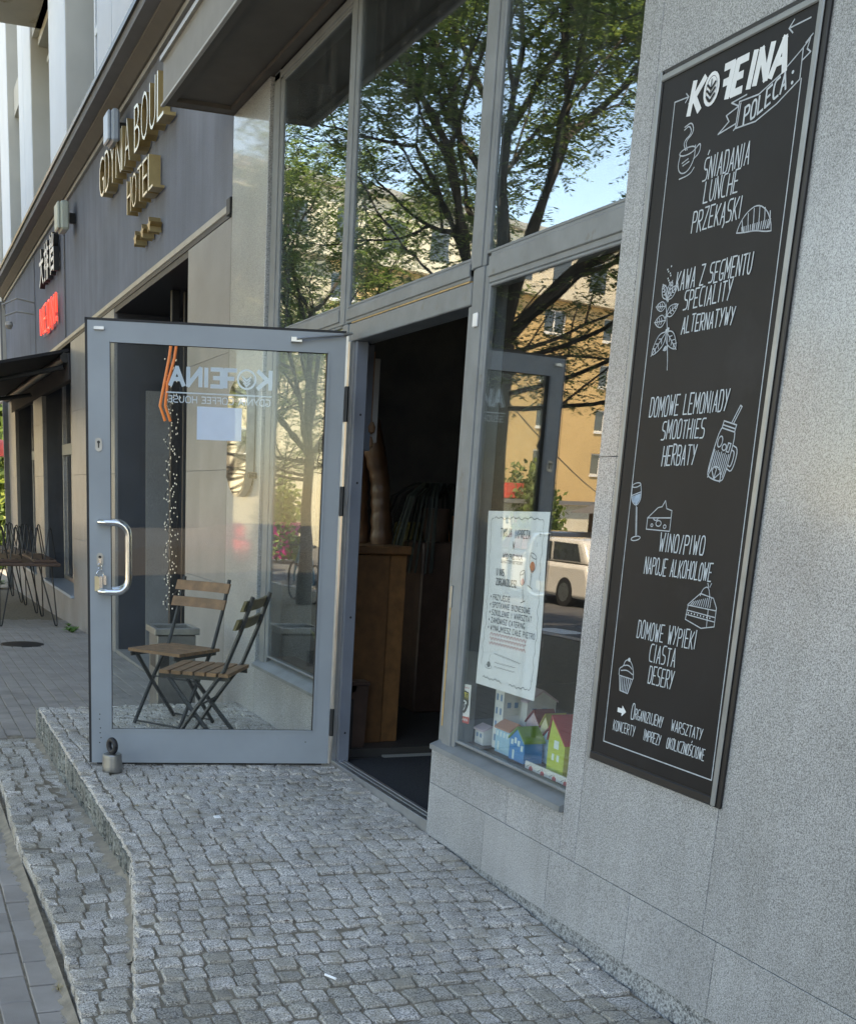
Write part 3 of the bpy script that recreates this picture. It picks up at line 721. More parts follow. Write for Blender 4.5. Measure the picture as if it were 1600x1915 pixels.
# ceiling and canopy
MB().box(.13, 3.6, -2, 7.49, 3.62, 3.72).build('ceiling', M['wall_in'], cafe)
cn = MB()
cn.box(-.44, .13, -3, 7.49, 3.625, 3.70); cn.box(-.455, -.40, -3, 7.50, 3.603, 3.625); cn.box(-.40, .0, 7.42, 7.50, 3.603, 3.625); cn.box(-.06, .0, -3, 7.42, 3.604, 3.625)
cn.build('canopy_soffit', M['soffit'], cafe)
MB().box(-.46, -.455, -3, 7.512, 3.60, 3.835).build('canopy_fascia', M['fascia'], cafe)
MB().bbox(-.475, -.452, -3, 7.515, 3.592, 3.606, .002).build('canopy_lip', M['lip'], cafe)
MB().box(-.455, .0, 7.50, 7.512, 3.60, 3.835).build('canopy_end', M['soffit'], cafe)
MB().box(-.48, .0, -3, 7.52, 3.835, 3.86).build('canopy_top', M['lip'], cafe)
MB().box(0, 10, -14, 7.505, 3.86, 12.4).build('upper_storeys', M['cream_wall'], cafe)
MB().box(.131, .3, -12, 2.0, 3.6, 3.86).build('wall_core', M['plinth'], cafe)

# ------------------------------------------------------------ the open door (part of the cafe building)
H0 = Vector((-.04, 5.352, 0)); DU = Vector((-.9798, .2012, 0)).normalized()
hb = Vector((-1.24486 + .0, 5.5473, 0)); he = Vector((-.06397, 5.3051, 0))
DU = (hb - he).normalized(); DN = Vector((DU.y, -DU.x, 0)).normalized()   # towards the camera
if DN.y > 0: DN = -DN
DO = he
Zv = Vector((0, 0, 1))
def DP(u, v, n): return DO + DU * u + Zv * v + DN * n
T = .045
dm = MB()
def dbox(mb, u0, u1, v0, v1, n0, n1): return mb.obox(DO, DU, Zv, DN, u0, u1, v0, v1, n0, n1)
W_, Ht = 1.205, 2.095
dbox(dm, 0, .085, .012, Ht, -T, 0); dbox(dm, 1.105, W_, .012, Ht, -T, 0); dbox(dm, .085, 1.105, .012, .18, -T, 0); dbox(dm, .085, 1.105, 2.01, Ht, -T, 0)
for a in ((.076, .086, .19, 2.0), (1.104, 1.112, .19, 2.0), (.086, 1.104, .176, .186), (.086, 1.104, 2.004, 2.014)): dbox(dm, a[0], a[1], a[2], a[3], 0, .004)
doorf = dm.build('door', M['door'], cafe)
dbox(MB(), .085, 1.105, .18, 2.01, -.026, -.018).build('pane', M['glass_door'], doorf)
g_ = MB(); dbox(g_, W_, W_ + .012, .012, Ht + .01, -T, -.004); dbox(g_, 0, W_ + .012, Ht, Ht + .012, -T, -.004)
for a in ((.085, .09, .18, 2.01), (1.1, 1.105, .18, 2.01), (.09, 1.1, .18, .185), (.09, 1.1, 2.003, 2.01)): dbox(g_, *a, -.018, .001)
dbox(g_, .03, 1.18, .0, .012, -.03, -.015)
g_.build('gasket', M['rubber'], doorf)
g_ = MB(); dbox(g_, -.012, .0, .012, Ht, -T, -.008); g_.build('hinge_edge', M['alu'], doorf)
for z0, z1 in ((1.70, 1.86), (1.26, 1.40), (.16, .30)):
    g_ = MB(); g_.tube([DP(-.012, z0, .006), DP(-.012, z1, .006)], .011, 8); g_.build('hinge', M['black_metal'], doorf, smooth=True)
def handle(side):
    n0, nn = (0, 1) if side > 0 else (-T, -1)
    r = .06; pts = []
    top, bot = 1.195, .868; uo, ui = 1.155, 1.02
    pts.append(DP(uo, top, n0)); pts.append(DP(uo, top, n0 + nn * .02))
    for a in range(0, 91, 30): pts.append(DP(uo - .03 * (1 - math.cos(R_(a))), top, n0 + nn * (.02 + .03 * math.sin(R_(a)))))
    for a in range(0, 91, 15): pts.append(DP(ui + r - r * math.sin(R_(a)), top - r + r * math.cos(R_(a)), n0 + nn * .05))
    for a in range(0, 91, 15): pts.append(DP(ui + r - r * math.cos(R_(a)), bot + r - r * math.sin(R_(a)), n0 + nn * .05))
    for a in range(90, -1, -30): pts.append(DP(uo - .03 * (1 - math.cos(R_(a))), bot, n0 + nn * (.02 + .03 * math.sin(R_(a)))))
    pts.append(DP(uo, bot, n0))
    h = MB(); h.tube(pts, .0155, 12); return h.build('handle', M['steel'], doorf, smooth=True)
handle(1); handle(-1)
def oval_plate(u, v):
    p = MB(); pts = ell(0, 0, .016, .016, 0, 180, 8) + [(a, b - .03) for a, b in ell(0, 0, .016, .016, 180, 360, 8)]
    p.prism(pts, lambda a, b, d: DP(u + a, v + b, d), 0, .004); q = p.build('lock_plate', M['steel_dull'], doorf)
    c = MB(); c.prism(ell(0, 0, .007, .007, 0, 345, 10), lambda a, b, d: DP(u + a, v + b - .004, d), .004, .008); c.prism([(-.003, -.03), (.003, -.03), (.003, -.008), (-.003, -.008)], lambda a, b, d: DP(u + a, v + b, d), .004, .007)
    c.build('lock_cylinder', M['black_metal'], q)
oval_plate(1.158, 1.565); oval_plate(1.156, 1.035)
p = MB(); dbox(p, 1.13, 1.175, 2.055, 2.068, 0, .012); p.build('top_bolt', M['alu'], doorf)
p = MB(); dbox(p, .215, .265, 2.045, 2.065, 0, .03); p.tube([DP(.24, 2.058, .03), DP(.02, 2.085, .02), DP(-.03, 2.1, -.03)], .007, 6); p.build('closer_arm', M['alu'], doorf)
p = MB()
for (a, b) in ((1.163, .26), (1.165, .235), (1.16, .19), (1.162, .165), (1.158, .14), (1.165, .115), (.12, .125)): p = MB(); p.prism(ell(a, b, .0032, .0032, 0, 320, 7), lambda u, v, d: DP(u, v, d), 0, .0008); p.build('screw_hole', M['black'], doorf)
# vinyl lettering on the outside (far) face: reads correctly from the street side
FN = -.0272
def vf(u, v, h): return DP(u, v, FN - h)
def dtext(txt, u0, u1, v0, v1, w_, mirrorF=False):
    """u grows towards the free edge = text direction seen from outside"""
    n = len(txt); widths = {'I': .45, 'O': 1.15, 'K': 1.05, 'A': 1.1, 'N': 1.05, 'E': .85, 'F': .85, ' ': .6}
    tot = sum(widths.get(c, 1) for c in txt); k = (u1 - u0) / tot; x = u0; out = []; sp = []
    for i, c in enumerate(txt):
        a = widths.get(c, 1) * k; gw = a * .72
        if c == 'I': gw = 0
        for pl in glyph(c):
            if c == 'I': out.append([(x + a * .4, v0 + py * (v1 - v0)) for px, py in pl]); continue
            if c == 'F' and mirrorF and i == 2: pl = [(1 - px, py) for px, py in pl]
            out.append([(x + a * .08 + px * gw, v0 + py * (v1 - v0)) for px, py in pl])
        sp.append((x, a)); x += a
    return out
vm = MB()
L1 = dtext('KOFEINA', .345, .84, 1.835, 1.91, .016, True)
# O replaced by a ring logo
L1 = [l for l in L1]
ribbons(vm, [l for i, l in enumerate(L1) if i != 3], .019, vf)
cx, cz, rr = .345 + (1.05 + .52) * (.495 / (1.05 + 1.15 + .85 + .85 + .45 + 1.05 + 1.1)), 1.872, .042
ribbons(vm, [ell(cx, cz, rr, rr)], .009, vf, .0001)
for q in (0, 1, 2): ribbons(vm, [[(cx - .02 + q * .003, cz + .012 - q * .014), (cx, cz - .006 - q * .012), (cx + .02 - q * .003, cz + .012 - q * .014)]], .006, vf, .0002 + q * 5e-5)
ribbons(vm, [[(.345, 1.80), (.84, 1.80)]], .006, vf)
ribbons(vm, dtext('GDYNIA COFFEE HOUSE', .348, .838, 1.757, 1.785, .004), .0045, vf)
vm.build('vinyl_lettering', M['vinyl'], doorf)
sh = MB(); sh.obox(DO, DU, Zv, DN, .484, .697, 1.592, 1.742, -.0278, -.0272)
tag(sh.build('paper_sheet', M['paper']), 'pale blue sheet of paper taped to the door glass under the lettering', 'paper sheet')
# keys
kk = empty('key_bunch', DP(1.156, .98, .01), 'bunch of keys hanging from the door lock above the handle foot', 'keys')
k_ = MB(); k_.obox(DO, DU, Zv, DN, 1.150, 1.162, 1.0, 1.026, .008, .014); k_.build('key', M['steel'], kk)
k_ = MB()
for (z, r) in ((.992, .009), (.975, .008), (.952, .016)): k_.tube([DP(1.156 + r * math.cos(R_(a)), z + r * math.sin(R_(a)), .014 + .003 * math.cos(R_(a))) for a in range(0, 361, 30)], .0018, 6)
k_.build('key_ring', M['steel'], kk, smooth=True)
for du, z0, z1, w2 in ((-.012, .885, .94, .008), (.004, .87, .94, .011), (-.03, .90, .945, .007)):
    k_ = MB(); k_.obox(DO, DU, Zv, DN, 1.156 + du, 1.156 + du + w2 * 2, z0, z1, .012, .016); k_.build('key', M['steel'] if w2 < .01 else M['gold_face'], kk)
# weight holding the door
WXY = (-1.168, 5.395)
wt = empty('door_weight', (*WXY, 0), 'round steel weight with a black ring handle standing at the open door', 'door stop')
wl = MB(); wl.lathe((*WXY, zp(-1.2, 5.4) + .003), [(.049, 0), (.0505, .003), (.0495, .022), (.0482, .0225), (.0482, .026), (.0492, .0265), (.0478, .066), (.0466, .0665), (.0466, .069), (.0474, .0695), (.0468, .084), (.043, .088), (.012, .09)], 40)
wl.build('body', M['steel_dull'], wt, smooth=True)
wl = MB(); wl.tube([(WXY[0] + .0 + .012 * math.cos(R_(a)), WXY[1] - .022 * math.cos(R_(a)), .128 + .030 * math.sin(R_(a))) for a in range(0, 361, 20)], .0135, 10, False)
wl.build('ring_handle', M['rubber'], wt, smooth=True)


# ------------------------------------------------------------ menu board
BY0, BY1, BZ0, BZ1 = 2.428, 3.074, .558, 2.534
bx = -.034
menu = empty('menu_board', (0, 2.77, .56), 'tall black chalk menu board with white lettering on the granite wall', 'menu board')
MB().bbox(-.027, GX, BY0, BY1, BZ0, BZ1, .002).build('backing', M['board_frame'], menu)
m_ = MB()
m_.bbox(bx, -.0265, BY0 + .016, BY0 + .034, BZ0 + .003, BZ1 - .003, .003); m_.build('side_bead', M['board_inner'], menu)
m_ = MB(); m_.bbox(bx, -.0265, BY1 - .024, BY1 - .006, BZ0 + .003, BZ1 - .003, .003); m_.build('side_bead', M['board_inner'], menu)
m_ = MB(); m_.bbox(bx, -.0265, BY0 + .034, BY1 - .024, BZ1 - .032, BZ1 - .014, .003); m_.build('top_bead', M['board_inner'], menu)
m_ = MB(); m_.bbox(bx, -.0265, BY0 + .034, BY1 - .024, BZ0 + .004, BZ0 + .028, .003); m_.build('bottom_rail', M['board_frame'], menu)
m_ = MB(); m_.bbox(-.031, -.0265, BY1 - .031, BY1 - .0245, BZ0 + .03, BZ1 - .033, .001); m_.build('inner_edge', M['board_frame'], menu)
FX = -.028
MB().box(FX, -.0268, BY0 + .034, BY1 - .032, BZ0 + .03, BZ1 - .034).build('slate', M['board'], menu)
def bf(y, z, h): return (FX - .0007 - h, y * 1.0062, 1.35 + (z - 1.35) * 1.0062)
def bt(y, z, h): return bf(-y, z, h)
DRAW = []
def draw(n):
    m = MB(); DRAW.append((n, m)); return m
chalk = MB(); thin = MB(); boldm = MB(); fillm = MB()
def put(txt, yl, yr, z0, z1, w_=.0055, jit=.035, slant=.05):
    q_ = MB(); ribbons(q_, text_lines(txt, -yl, -yr, z0, z1, jit, slant, 0), w_ * .68, bt); q_.build('lettering', M['chalk'], menu)
put('ŚNIADANIA', 2.805, 2.622, 2.198, 2.250)
put('LUNCHE', 2.792, 2.652, 2.140, 2.192)
put('PRZEKĄSKI', 2.828, 2.628, 2.074, 2.126)
put('KAWA Z SEGMENTU', 2.868, 2.560, 1.934, 1.983)
put('SPECIALITY', 2.824, 2.626, 1.880, 1.927)
put('ALTERNATYWY', 2.820, 2.602, 1.819, 1.861)
put('DOMOWE LEMONIADY', 2.924, 2.582, 1.604, 1.657)
put('SMOOTHIES', 2.856, 2.664, 1.540, 1.589)
put('HERBATY', 2.840, 2.688, 1.469, 1.523)
put('WINO/PIWO', 2.808, 2.604, 1.230, 1.280)
put('NAPOJE ALKOHOLOWE', 2.864, 2.560, 1.164, 1.211, .005)
put('DOMOWE WYPIEKI', 2.864, 2.590, .975, 1.025, .005)
put('CIASTA', 2.794, 2.668, .914, .965, .005)
put('DESERY', 2.786, 2.666, .850, .901, .005)
put('O', 2.848, 2.828, .728, .778, .0045); put('RGANIZUJEMY', 2.828, 2.690, .733, .764, .0038); put('WARSZTATY', 2.655, 2.515, .733, .764, .0038)
put('KONCERTY', 2.930, 2.815, .680, .711, .0038); put('IMPREZY', 2.775, 2.690, .680, .711, .0038); put('OKOLICZNOŚCIOWE', 2.665, 2.495, .680, .711, .0038)
# heading
bold = []
hd = [('K', 2.903, 2.846), ('E', 2.732, 2.684), ('I', 2.672, 2.652), ('N', 2.648, 2.594), ('A', 2.592, 2.530)]
hz0, hz1 = 2.374, 2.460
for c, yl, yr in hd:
    for pl in glyph(c):
        if c == 'I': bold.append([(-yl + .010 + .012 * py, hz0 + .007 + py * (hz1 - hz0 - .014)) for px, py in pl])
        else: bold.append([(-yl + .008 + px * (yl - yr - .016) + .012 * py, hz0 + .008 + py * (hz1 - hz0 - .016)) for px, py in pl])
for pl in glyph('F'): bold.append([(-2.774 + .004 + (1 - px) * .028 + .012 * py, hz0 + .007 + py * (hz1 - hz0 - .014)) for px, py in pl])
ribbons(boldm, bold, .0178, bt); disc(boldm, (-2.808, 2.417), .021, bt, .0008, 18, .030); HEAD_DONE = 1
ribbons(boldm, [ell(-2.808, 2.417, .027, .036)], .009, bt, .0012)
for q in range(3): ribbons(thin, [[(-2.824, 2.430 - q * .014), (-2.808, 2.416 - q * .014), (-2.792, 2.430 - q * .014)]], .0055, bt, .003)
ribbons(thin, [[(-2.808, 2.440), (-2.808, 2.400)]], .003, bt, .0034)
# banner with POLECA:
ban = [[(-2.690, 2.355), (-2.62, 2.352), (-2.55, 2.375), (-2.482, 2.412)], [(-2.694, 2.295), (-2.62, 2.292), (-2.55, 2.312), (-2.480, 2.345)], [(-2.690, 2.355), (-2.694, 2.295)], [(-2.684, 2.350), (-2.688, 2.300), (-2.70, 2.292)],
       [(-2.482, 2.412), (-2.480, 2.345)], [(-2.69, 2.345), (-2.735, 2.335), (-2.722, 2.318), (-2.76, 2.298), (-2.694, 2.306)], [(-2.69, 2.345), (-2.72, 2.36), (-2.665, 2.364)], [(-2.482, 2.412), (-2.462, 2.425), (-2.468, 2.405), (-2.455, 2.395), (-2.478, 2.385)], [(-2.475, 2.42), (-2.455, 2.432)]]
ribbons(draw('banner_drawing'), ban, .0035, bt)
ribbons(chalk, [[(a, b + (a + 2.62) * .22 + max(0, a + 2.62) * .12) for a, b in l] for l in text_lines('POLECA', -2.668, -2.520, 2.305, 2.345, .01)], .0055, bt)
disc(chalk, (-2.505, 2.345), .004, bt); disc(chalk, (-2.507, 2.368), .004, bt)
# border line with arrow ends
ribbons(draw('border_line'), [[(-2.905, 2.425), (-2.963, 2.428), (-2.970, .634), (-2.50 + .043, .634), (-2.475, 2.345)], [(-2.535, 2.47), (-2.47, 2.47)], [(-2.915, 2.436), (-2.903, 2.425), (-2.915, 2.414)], [(-2.525, 2.484), (-2.54, 2.47), (-2.525, 2.456)]], .0034, bt)
# drawings
cup = [chaikin([(-2.912, 2.285), (-2.918, 2.255), (-2.90, 2.235), (-2.87, 2.236), (-2.848, 2.262), (-2.85, 2.295)]), ell(-2.882, 2.288, .033, .009), chaikin([(-2.85, 2.285), (-2.828, 2.298), (-2.828, 2.272), (-2.852, 2.262)]),
       chaikin([(-2.905, 2.224), (-2.86, 2.226), (-2.845, 2.24)]), chaikin([(-2.89, 2.292), (-2.905, 2.315), (-2.87, 2.33), (-2.885, 2.352), (-2.905, 2.345)]), chaikin([(-2.884, 2.292), (-2.895, 2.315), (-2.862, 2.33), (-2.875, 2.358), (-2.905, 2.352)]), [(-2.90, 2.262), (-2.875, 2.268)], [(-2.895, 2.255), (-2.87, 2.26)]]
ribbons(draw('cup_drawing'), cup, .0032, bt)
cr = [chaikin([(-2.638, 2.040), (-2.63, 2.062), (-2.605, 2.085), (-2.57, 2.094), (-2.535, 2.075), (-2.515, 2.045), (-2.51, 2.022)]), chaikin([(-2.638, 2.040), (-2.61, 2.036), (-2.57, 2.034), (-2.53, 2.024), (-2.51, 2.022)])]
for q in range(6): cr.append(chaikin([(-2.622 + q * .020, 2.066 + .022 * math.sin(q * .6)), (-2.618 + q * .020, 2.05), (-2.612 + q * .0175, 2.037 - q * .001)]))
for q in range(14): cr.append([(-2.62 + q * .008, 2.050), (-2.617 + q * .0075, 2.038 - q * .0006)])
ribbons(draw('croissant_drawing'), cr, .003, bt)
def leaf(cx, cy, ang, L, w_):
    c, s = math.cos(R_(ang)), math.sin(R_(ang)); T_ = lambda a, b: (cx + a * c - b * s, cy + a * s + b * c)
    out = [[T_(a, b) for a, b in chaikin([(0, 0), (L * .3, w_), (L * .7, w_ * .7), (L, 0), (L * .7, -w_ * .7), (L * .3, -w_), (0, 0)])], [T_(0, 0), T_(L, 0)]]
    for q in (.3, .5, .7): out += [[T_(L * q, 0), T_(L * (q + .1), w_ * .5)], [T_(L * q, 0), T_(L * (q + .1), -w_ * .5)]]
    return out
pln = [chaikin([(-2.905, 1.95), (-2.90, 1.90), (-2.885, 1.85), (-2.875, 1.80), (-2.865, 1.755), (-2.862, 1.728)])]
for a in ((-2.90, 1.918, 70, .05, .014), (-2.90, 1.918, 120, .05, .014), (-2.90, 1.918, 35, .055, .014), (-2.90, 1.90, 175, .045, .014), (-2.893, 1.875, 25, .055, .016), (-2.893, 1.862, 180, .05, .018), (-2.882, 1.832, 225, .085, .02), (-2.882, 1.832, -45, .075, .02), (-2.872, 1.79, 200, .02, .006)): pln += leaf(*a)
ribbons(draw('coffee_plant_drawing'), pln, .0028, bt)
for q in range(9): disc(chalk, (-2.905 + random.uniform(-.012, .012), 1.955 + q * .006), .0025, bt, .0002)
for (a, b) in ((-2.90, 1.915), (-2.892, 1.872), (-2.882, 1.835)):
    for q in range(4): disc(chalk, (a + random.uniform(-.006, .006), b + random.uniform(-.006, .006)), .004, bt, .0003)
def rotl(ls, c, ang, s=1):
    ca, sa = math.cos(R_(ang)), math.sin(R_(ang)); return [[(c[0] + s * (a * ca - b * sa), c[1] + s * (a * sa + b * ca)) for a, b in l] for l in ls]
jar = [chaikin([(-.028, .05), (-.034, .03), (-.036, -.06), (-.028, -.078), (.028, -.078), (.036, -.06), (.034, .03), (.028, .05)]), [(-.026, .052), (-.026, .07), (.026, .07), (.026, .052), (-.026, .052)], [(-.026, .06), (.026, .06)], [(.005, .07), (.02, .118), (.027, .116), (.013, .07)],
       chaikin([(.034, .02), (.06, .016), (.06, -.045), (.036, -.04)]), chaikin([(.036, .008), (.05, .006), (.05, -.035), (.036, -.03)]), ell(-.002, -.078, .026, .034, 0, 180, 10), [(-.002, -.076), (-.002, -.045)], [(-.002, -.076), (.018, -.055)], [(-.002, -.076), (-.02, -.055)],
       ell(-.018, .018, .009, .014), ell(.004, .008, .008, .008), [(.016, .0), (.026, .0), (.026, .022), (.016, .022), (.016, .0)]]
for q in range(9): jar.append([(-.03 + q * .0075, -.005 - .003 * (q % 2)), (-.03 + q * .0075, -.05 + .02 * abs(q - 4) / 4 * -1 + .006)])
ribbons(draw('jar_drawing'), rotl(jar, (-2.585, 1.505), -14, 1.0), .0034, bt)
wg = [chaikin([(-.02, .045), (-.024, .02), (-.02, -.002), (0, -.016), (.02, -.002), (.024, .02), (.02, .045)]), ell(0, .045, .02, .006), [(-.022, .018), (.022, .022)], [(0, -.016), (0, -.105)], [(.004, -.02), (.004, -.10)], ell(0, -.11, .022, .006)]
ribbons(draw('wine_glass_drawing'), rotl(wg, (-2.938, 1.37), 9), .003, bt)
fillm.add([bt(a, b, .0001) for a, b in rotl([[(-.020, .002), (0, -.013), (.020, .003), (.021, .018), (-.021, .015)]], (-2.938, 1.37), 9)[0]], [(0, 1, 2, 3, 4)])
chs = [[(-2.874, 1.290), (-2.766, 1.288), (-2.766, 1.325), (-2.874, 1.322), (-2.874, 1.290)], [(-2.874, 1.322), (-2.83, 1.352), (-2.812, 1.355), (-2.80, 1.372), (-2.79, 1.350), (-2.766, 1.345), (-2.766, 1.325)], ell(-2.82, 1.308, .012, .008), ell(-2.85, 1.302, .005, .004), ell(-2.79, 1.30, .006, .005), ell(-2.835, 1.322, .01, .006, 180, 360, 8)]
ribbons(draw('cheese_drawing'), chs, .003, bt)
cake = [[(-2.650, 1.052), (-2.645, 1.095), (-2.60, 1.128), (-2.545, 1.120), (-2.528, 1.095), (-2.528, 1.045), (-2.58, 1.035), (-2.650, 1.052)], [(-2.648, 1.092), (-2.53, 1.088)], [(-2.649, 1.078), (-2.53, 1.070)], [(-2.650, 1.066), (-2.53, 1.058)], [(-2.56, 1.088), (-2.558, 1.04)], chaikin([(-2.60, 1.122), (-2.592, 1.142), (-2.57, 1.150), (-2.56, 1.122)]), [(-2.57, 1.148), (-2.575, 1.158)], [(-2.565, 1.148), (-2.56, 1.158)]]
for q in range(10): cake.append([(-2.635 + q * .009, 1.094), (-2.625 + q * .008, 1.104 + .002 * q)])
ribbons(draw('cake_drawing'), cake, .0028, bt)
for q in range(8): disc(chalk, (-2.64 + q * .013, 1.071 - q * .0007), .0024, bt, .0003)
ck = [[(-2.925, .850), (-2.915, .805), (-2.875, .802), (-2.858, .848), (-2.925, .850)], chaikin([(-2.928, .852), (-2.93, .872), (-2.91, .880), (-2.905, .898), (-2.885, .905), (-2.868, .892), (-2.858, .872), (-2.855, .85)]), chaikin([(-2.92, .866), (-2.89, .872), (-2.86, .862)]), chaikin([(-2.912, .882), (-2.885, .888), (-2.866, .878)])]
for q in range(6): ck.append([(-2.917 + q * .010, .846), (-2.911 + q * .0075, .806)])
ribbons(draw('cupcake_drawing'), ck, .0032, bt); disc(chalk, (-2.885, .904), .006, bt, .0002)
boldm.add([bt(a, b, 0) for a, b in ((-2.915, .738), (-2.893, .738), (-2.893, .728), (-2.872, .745), (-2.893, .762), (-2.893, .752), (-2.915, .752))], [(0, 1, 2, 3, 4, 5, 6)])
for n_, m in DRAW: m.build(n_, M['chalk_thin'], menu)
for n_, m, mt in (('small_marks', chalk, 'chalk'), ('logo_detail', thin, 'board'), ('heading', boldm, 'chalk_white'), ('wine_fill', fillm, 'chalk_fill')):
    m.build(n_, M[mt], menu)['kind'] = 'stuff' if n_ != 'wine_fill' else 'part'

# ------------------------------------------------------------ poster and sticker inside the window
PXX = .0265
po = empty('poster', (PXX, 3.74, .66), 'white paper poster with wavy border and wine glasses taped inside the window', 'poster')
# poster frame: origin at lower left seen from the street; u runs to smaller y
P00, P10, P01 = Vector((3.955, .652)), Vector((3.510, .664)), Vector((3.968, 1.322))
def pf(u, v, h):
    y = 3.955 - .4425 * u + .006 * v; z = .655 + .664 * v + .006 * u
    return (PXX - h + .008 * math.sin(v * 3.1 + u) * v * (1 - v) * 4, y, z)
pm = MB(); n = 8
for j in range(n + 1):
    for i in range(n + 1): pm.v.append(pf(i / n, j / n, 0))
for j in range(n):
    for i in range(n): pm.f.append((j * (n + 1) + i, j * (n + 1) + i + 1, (j + 1) * (n + 1) + i + 1, (j + 1) * (n + 1) + i)); pm.mi.append(0)
pm.build('sheet', M['poster'], po, smooth=True)
ink = MB(); red = MB(); org = MB()
def wav(p, q, n=26, a=.006):
    p, q = Vector(p), Vector(q); d = q - p; nn = Vector((-d.y, d.x)).normalized()
    return [tuple(p + d * (i / n) + nn * (a * math.sin(i * 1.9) + a * .6 * math.sin(i * .7))) for i in range(n + 1)]
ribbons(ink, [wav((.12, .96), (.88, .965)), wav((.93, .9), (.93, .10), 30, .012), wav((.07, .9), (.07, .12), 30, .010), wav((.12, .05), (.45, .05), 16), wav((.58, .045), (.88, .05), 14), ell(.1, .93, .035, .03, 90, 230), ell(.9, .93, .03, .03, -40, 100), ell(.9, .08, .03, .03, 250, 420)], .004, pf, .0012)
def pt(txt, u0, u1, v0, v1, w_=.007, mbx=None): ribbons(mbx or ink, text_lines(txt, u0, u1, v0, v1, .01), w_, pf, .0012)
pt('TWOJA', .24, .44, .862, .905); pt('IMPREZA', .48, .74, .858, .900); pt('W', .455, .50, .800, .835, .008)
pt('KO', .30, .40, .742, .765, .008); ribbons(ink, rotl([[((1 - a) * .04, b * .022) for a, b in pl] for pl in glyph('F')], (.41, .743), 0), .008, pf, .0012); pt('EINA', .46, .64, .742, .765, .008)
ribbons(ink, [[(.27, .732), (.64, .730)]], .003, pf, .0012); pt('GDYNIA COFFEE HOUSE', .27, .64, .716, .726, .003)
pt('U NAS', .20, .34, .645, .680); pt('ZORGANIZUJESZ', .20, .56, .590, .625)
for i, t in enumerate(['PRZYJĘCIE', 'SPOTKANIE BIZNESOWE', 'SZKOLENIE I WARSZTAT', 'ZAMÓWISZ CATERING', 'WYNAJMIESZ CAŁE PIĘTRO']):
    v = .505 - i * .044; pt(t, .16, .16 + len(t) * .0345, v, v + .028, .005); disc(ink, (.13, v + .014), .008, pf, .0012, 8)
for i in range(3): ribbons(red, [[(.17 + j * .0165, .300 - i * .026 + (.013 if (j * 7 + i) % 3 else 0)) for j in range(38)]], .005, pf, .0012)
ribbons(ink, [[(.27 + j * .013, .195 - j * .0006 + (.008 if (j * 5) % 3 else 0)) for j in range(36)], [(.30 + j * .013, .145 + (.007 if (j * 5) % 4 else 0)) for j in range(28)], [(.30 + j * .013, .12 + (.007 if (j * 3) % 4 else 0)) for j in range(28)]], .0025, pf, .0012)
gl = rotl([chaikin([(-.05, .05), (-.055, -.01), (0, -.04), (.055, -.01), (.05, .05)]), ell(0, .05, .05, .012), [(0, -.04), (0, -.12)], [(-.04, -.12), (.04, -.12)]], (.80, .72), -12) + rotl([chaikin([(-.04, .05), (-.045, 0), (0, -.025), (.045, 0), (.04, .05)]), ell(0, .05, .04, .01), [(0, -.025), (0, -.11)], [(-.035, -.11), (.035, -.11)]], (.655, .625), 12)
ribbons(ink, gl, .005, pf, .0012)
disc(org, (.80, .71), .04, pf, .0010, 12, .03); disc(red, (.655, .625), .028, pf, .0010, 10, .02); disc(ink, (.20, .13), .03, pf, .0010, 10, .018); ribbons(ink, [ell(.20, .118, .055, .012), [(.21, .15), (.20, .17), (.22, .19)]], .003, pf, .0012)
ribbons(ink, [[(.89, .87), (.89, .90)], [(.87, .885), (.91, .885)], [(.85, .82), (.85, .84)]], .004, pf, .0012)
ink.build('printed_lines', M['ink'], po); red.build('red_print', M['ink_red'], po); org.build('wine_drawing', M['orange_p'], po)
# sticker
st = empty('window_sticker', (.026, 4.04, .47), 'small white security sticker with a black shield low in the window corner', 'sticker')
def sf(u, v, h): return (.0265 - h, 4.0345 - .0 - .0475 * (u * 2 - 1) + .003 * v, .475 + .158 * v + .007 * u)
def spoly(pts, h, mat, name): MB().add([sf(a, b, h) for a, b in pts], [tuple(range(len(pts)))]).build(name, mat, st)
spoly([(0, 0), (1, 0), (1, 1), (0, 1)], 0, M['white_letter'], 'sheet')
spoly([(0, 0), (1, 0), (1, .17), (0, .17)], .0004, M['red'], 'red_band')
spoly([(.15, .80), (.5, .84), (.85, .80), (.88, .5), (.7, .32), (.5, .24), (.3, .32), (.12, .5)], .0004, M['black'], 'shield')
spoly([(.2, .77), (.5, .80), (.8, .77), (.8, .62), (.2, .62)], .0007, M['yellow_p'], 'yellow_panel')
q = MB(); ribbons(q, text_lines('SOLID', .23, .78, .64, .75, 0), .035, sf, .001); q.build('shield_lettering', M['black'], st)
q = MB(); ribbons(q, [chaikin([(.25, .55), (.5, .58), (.75, .52), (.5, .5), (.6, .42), (.45, .33)]), chaikin([(.28, .5), (.42, .5), (.4, .4)])], .045, sf, .001); ribbons(q, [[(.1 + .08 * j, .06 + (.06 if j % 2 else 0)) for j in range(11)], ], .03, sf, .0012); q.build('white_print', M['white_letter'], st)
q = MB(); ribbons(q, [[(.12 + .075 * j, .9 + (.03 if j % 2 else 0)) for j in range(11)]], .02, sf, .001); q.build('small_print', M['ink_red'], st)

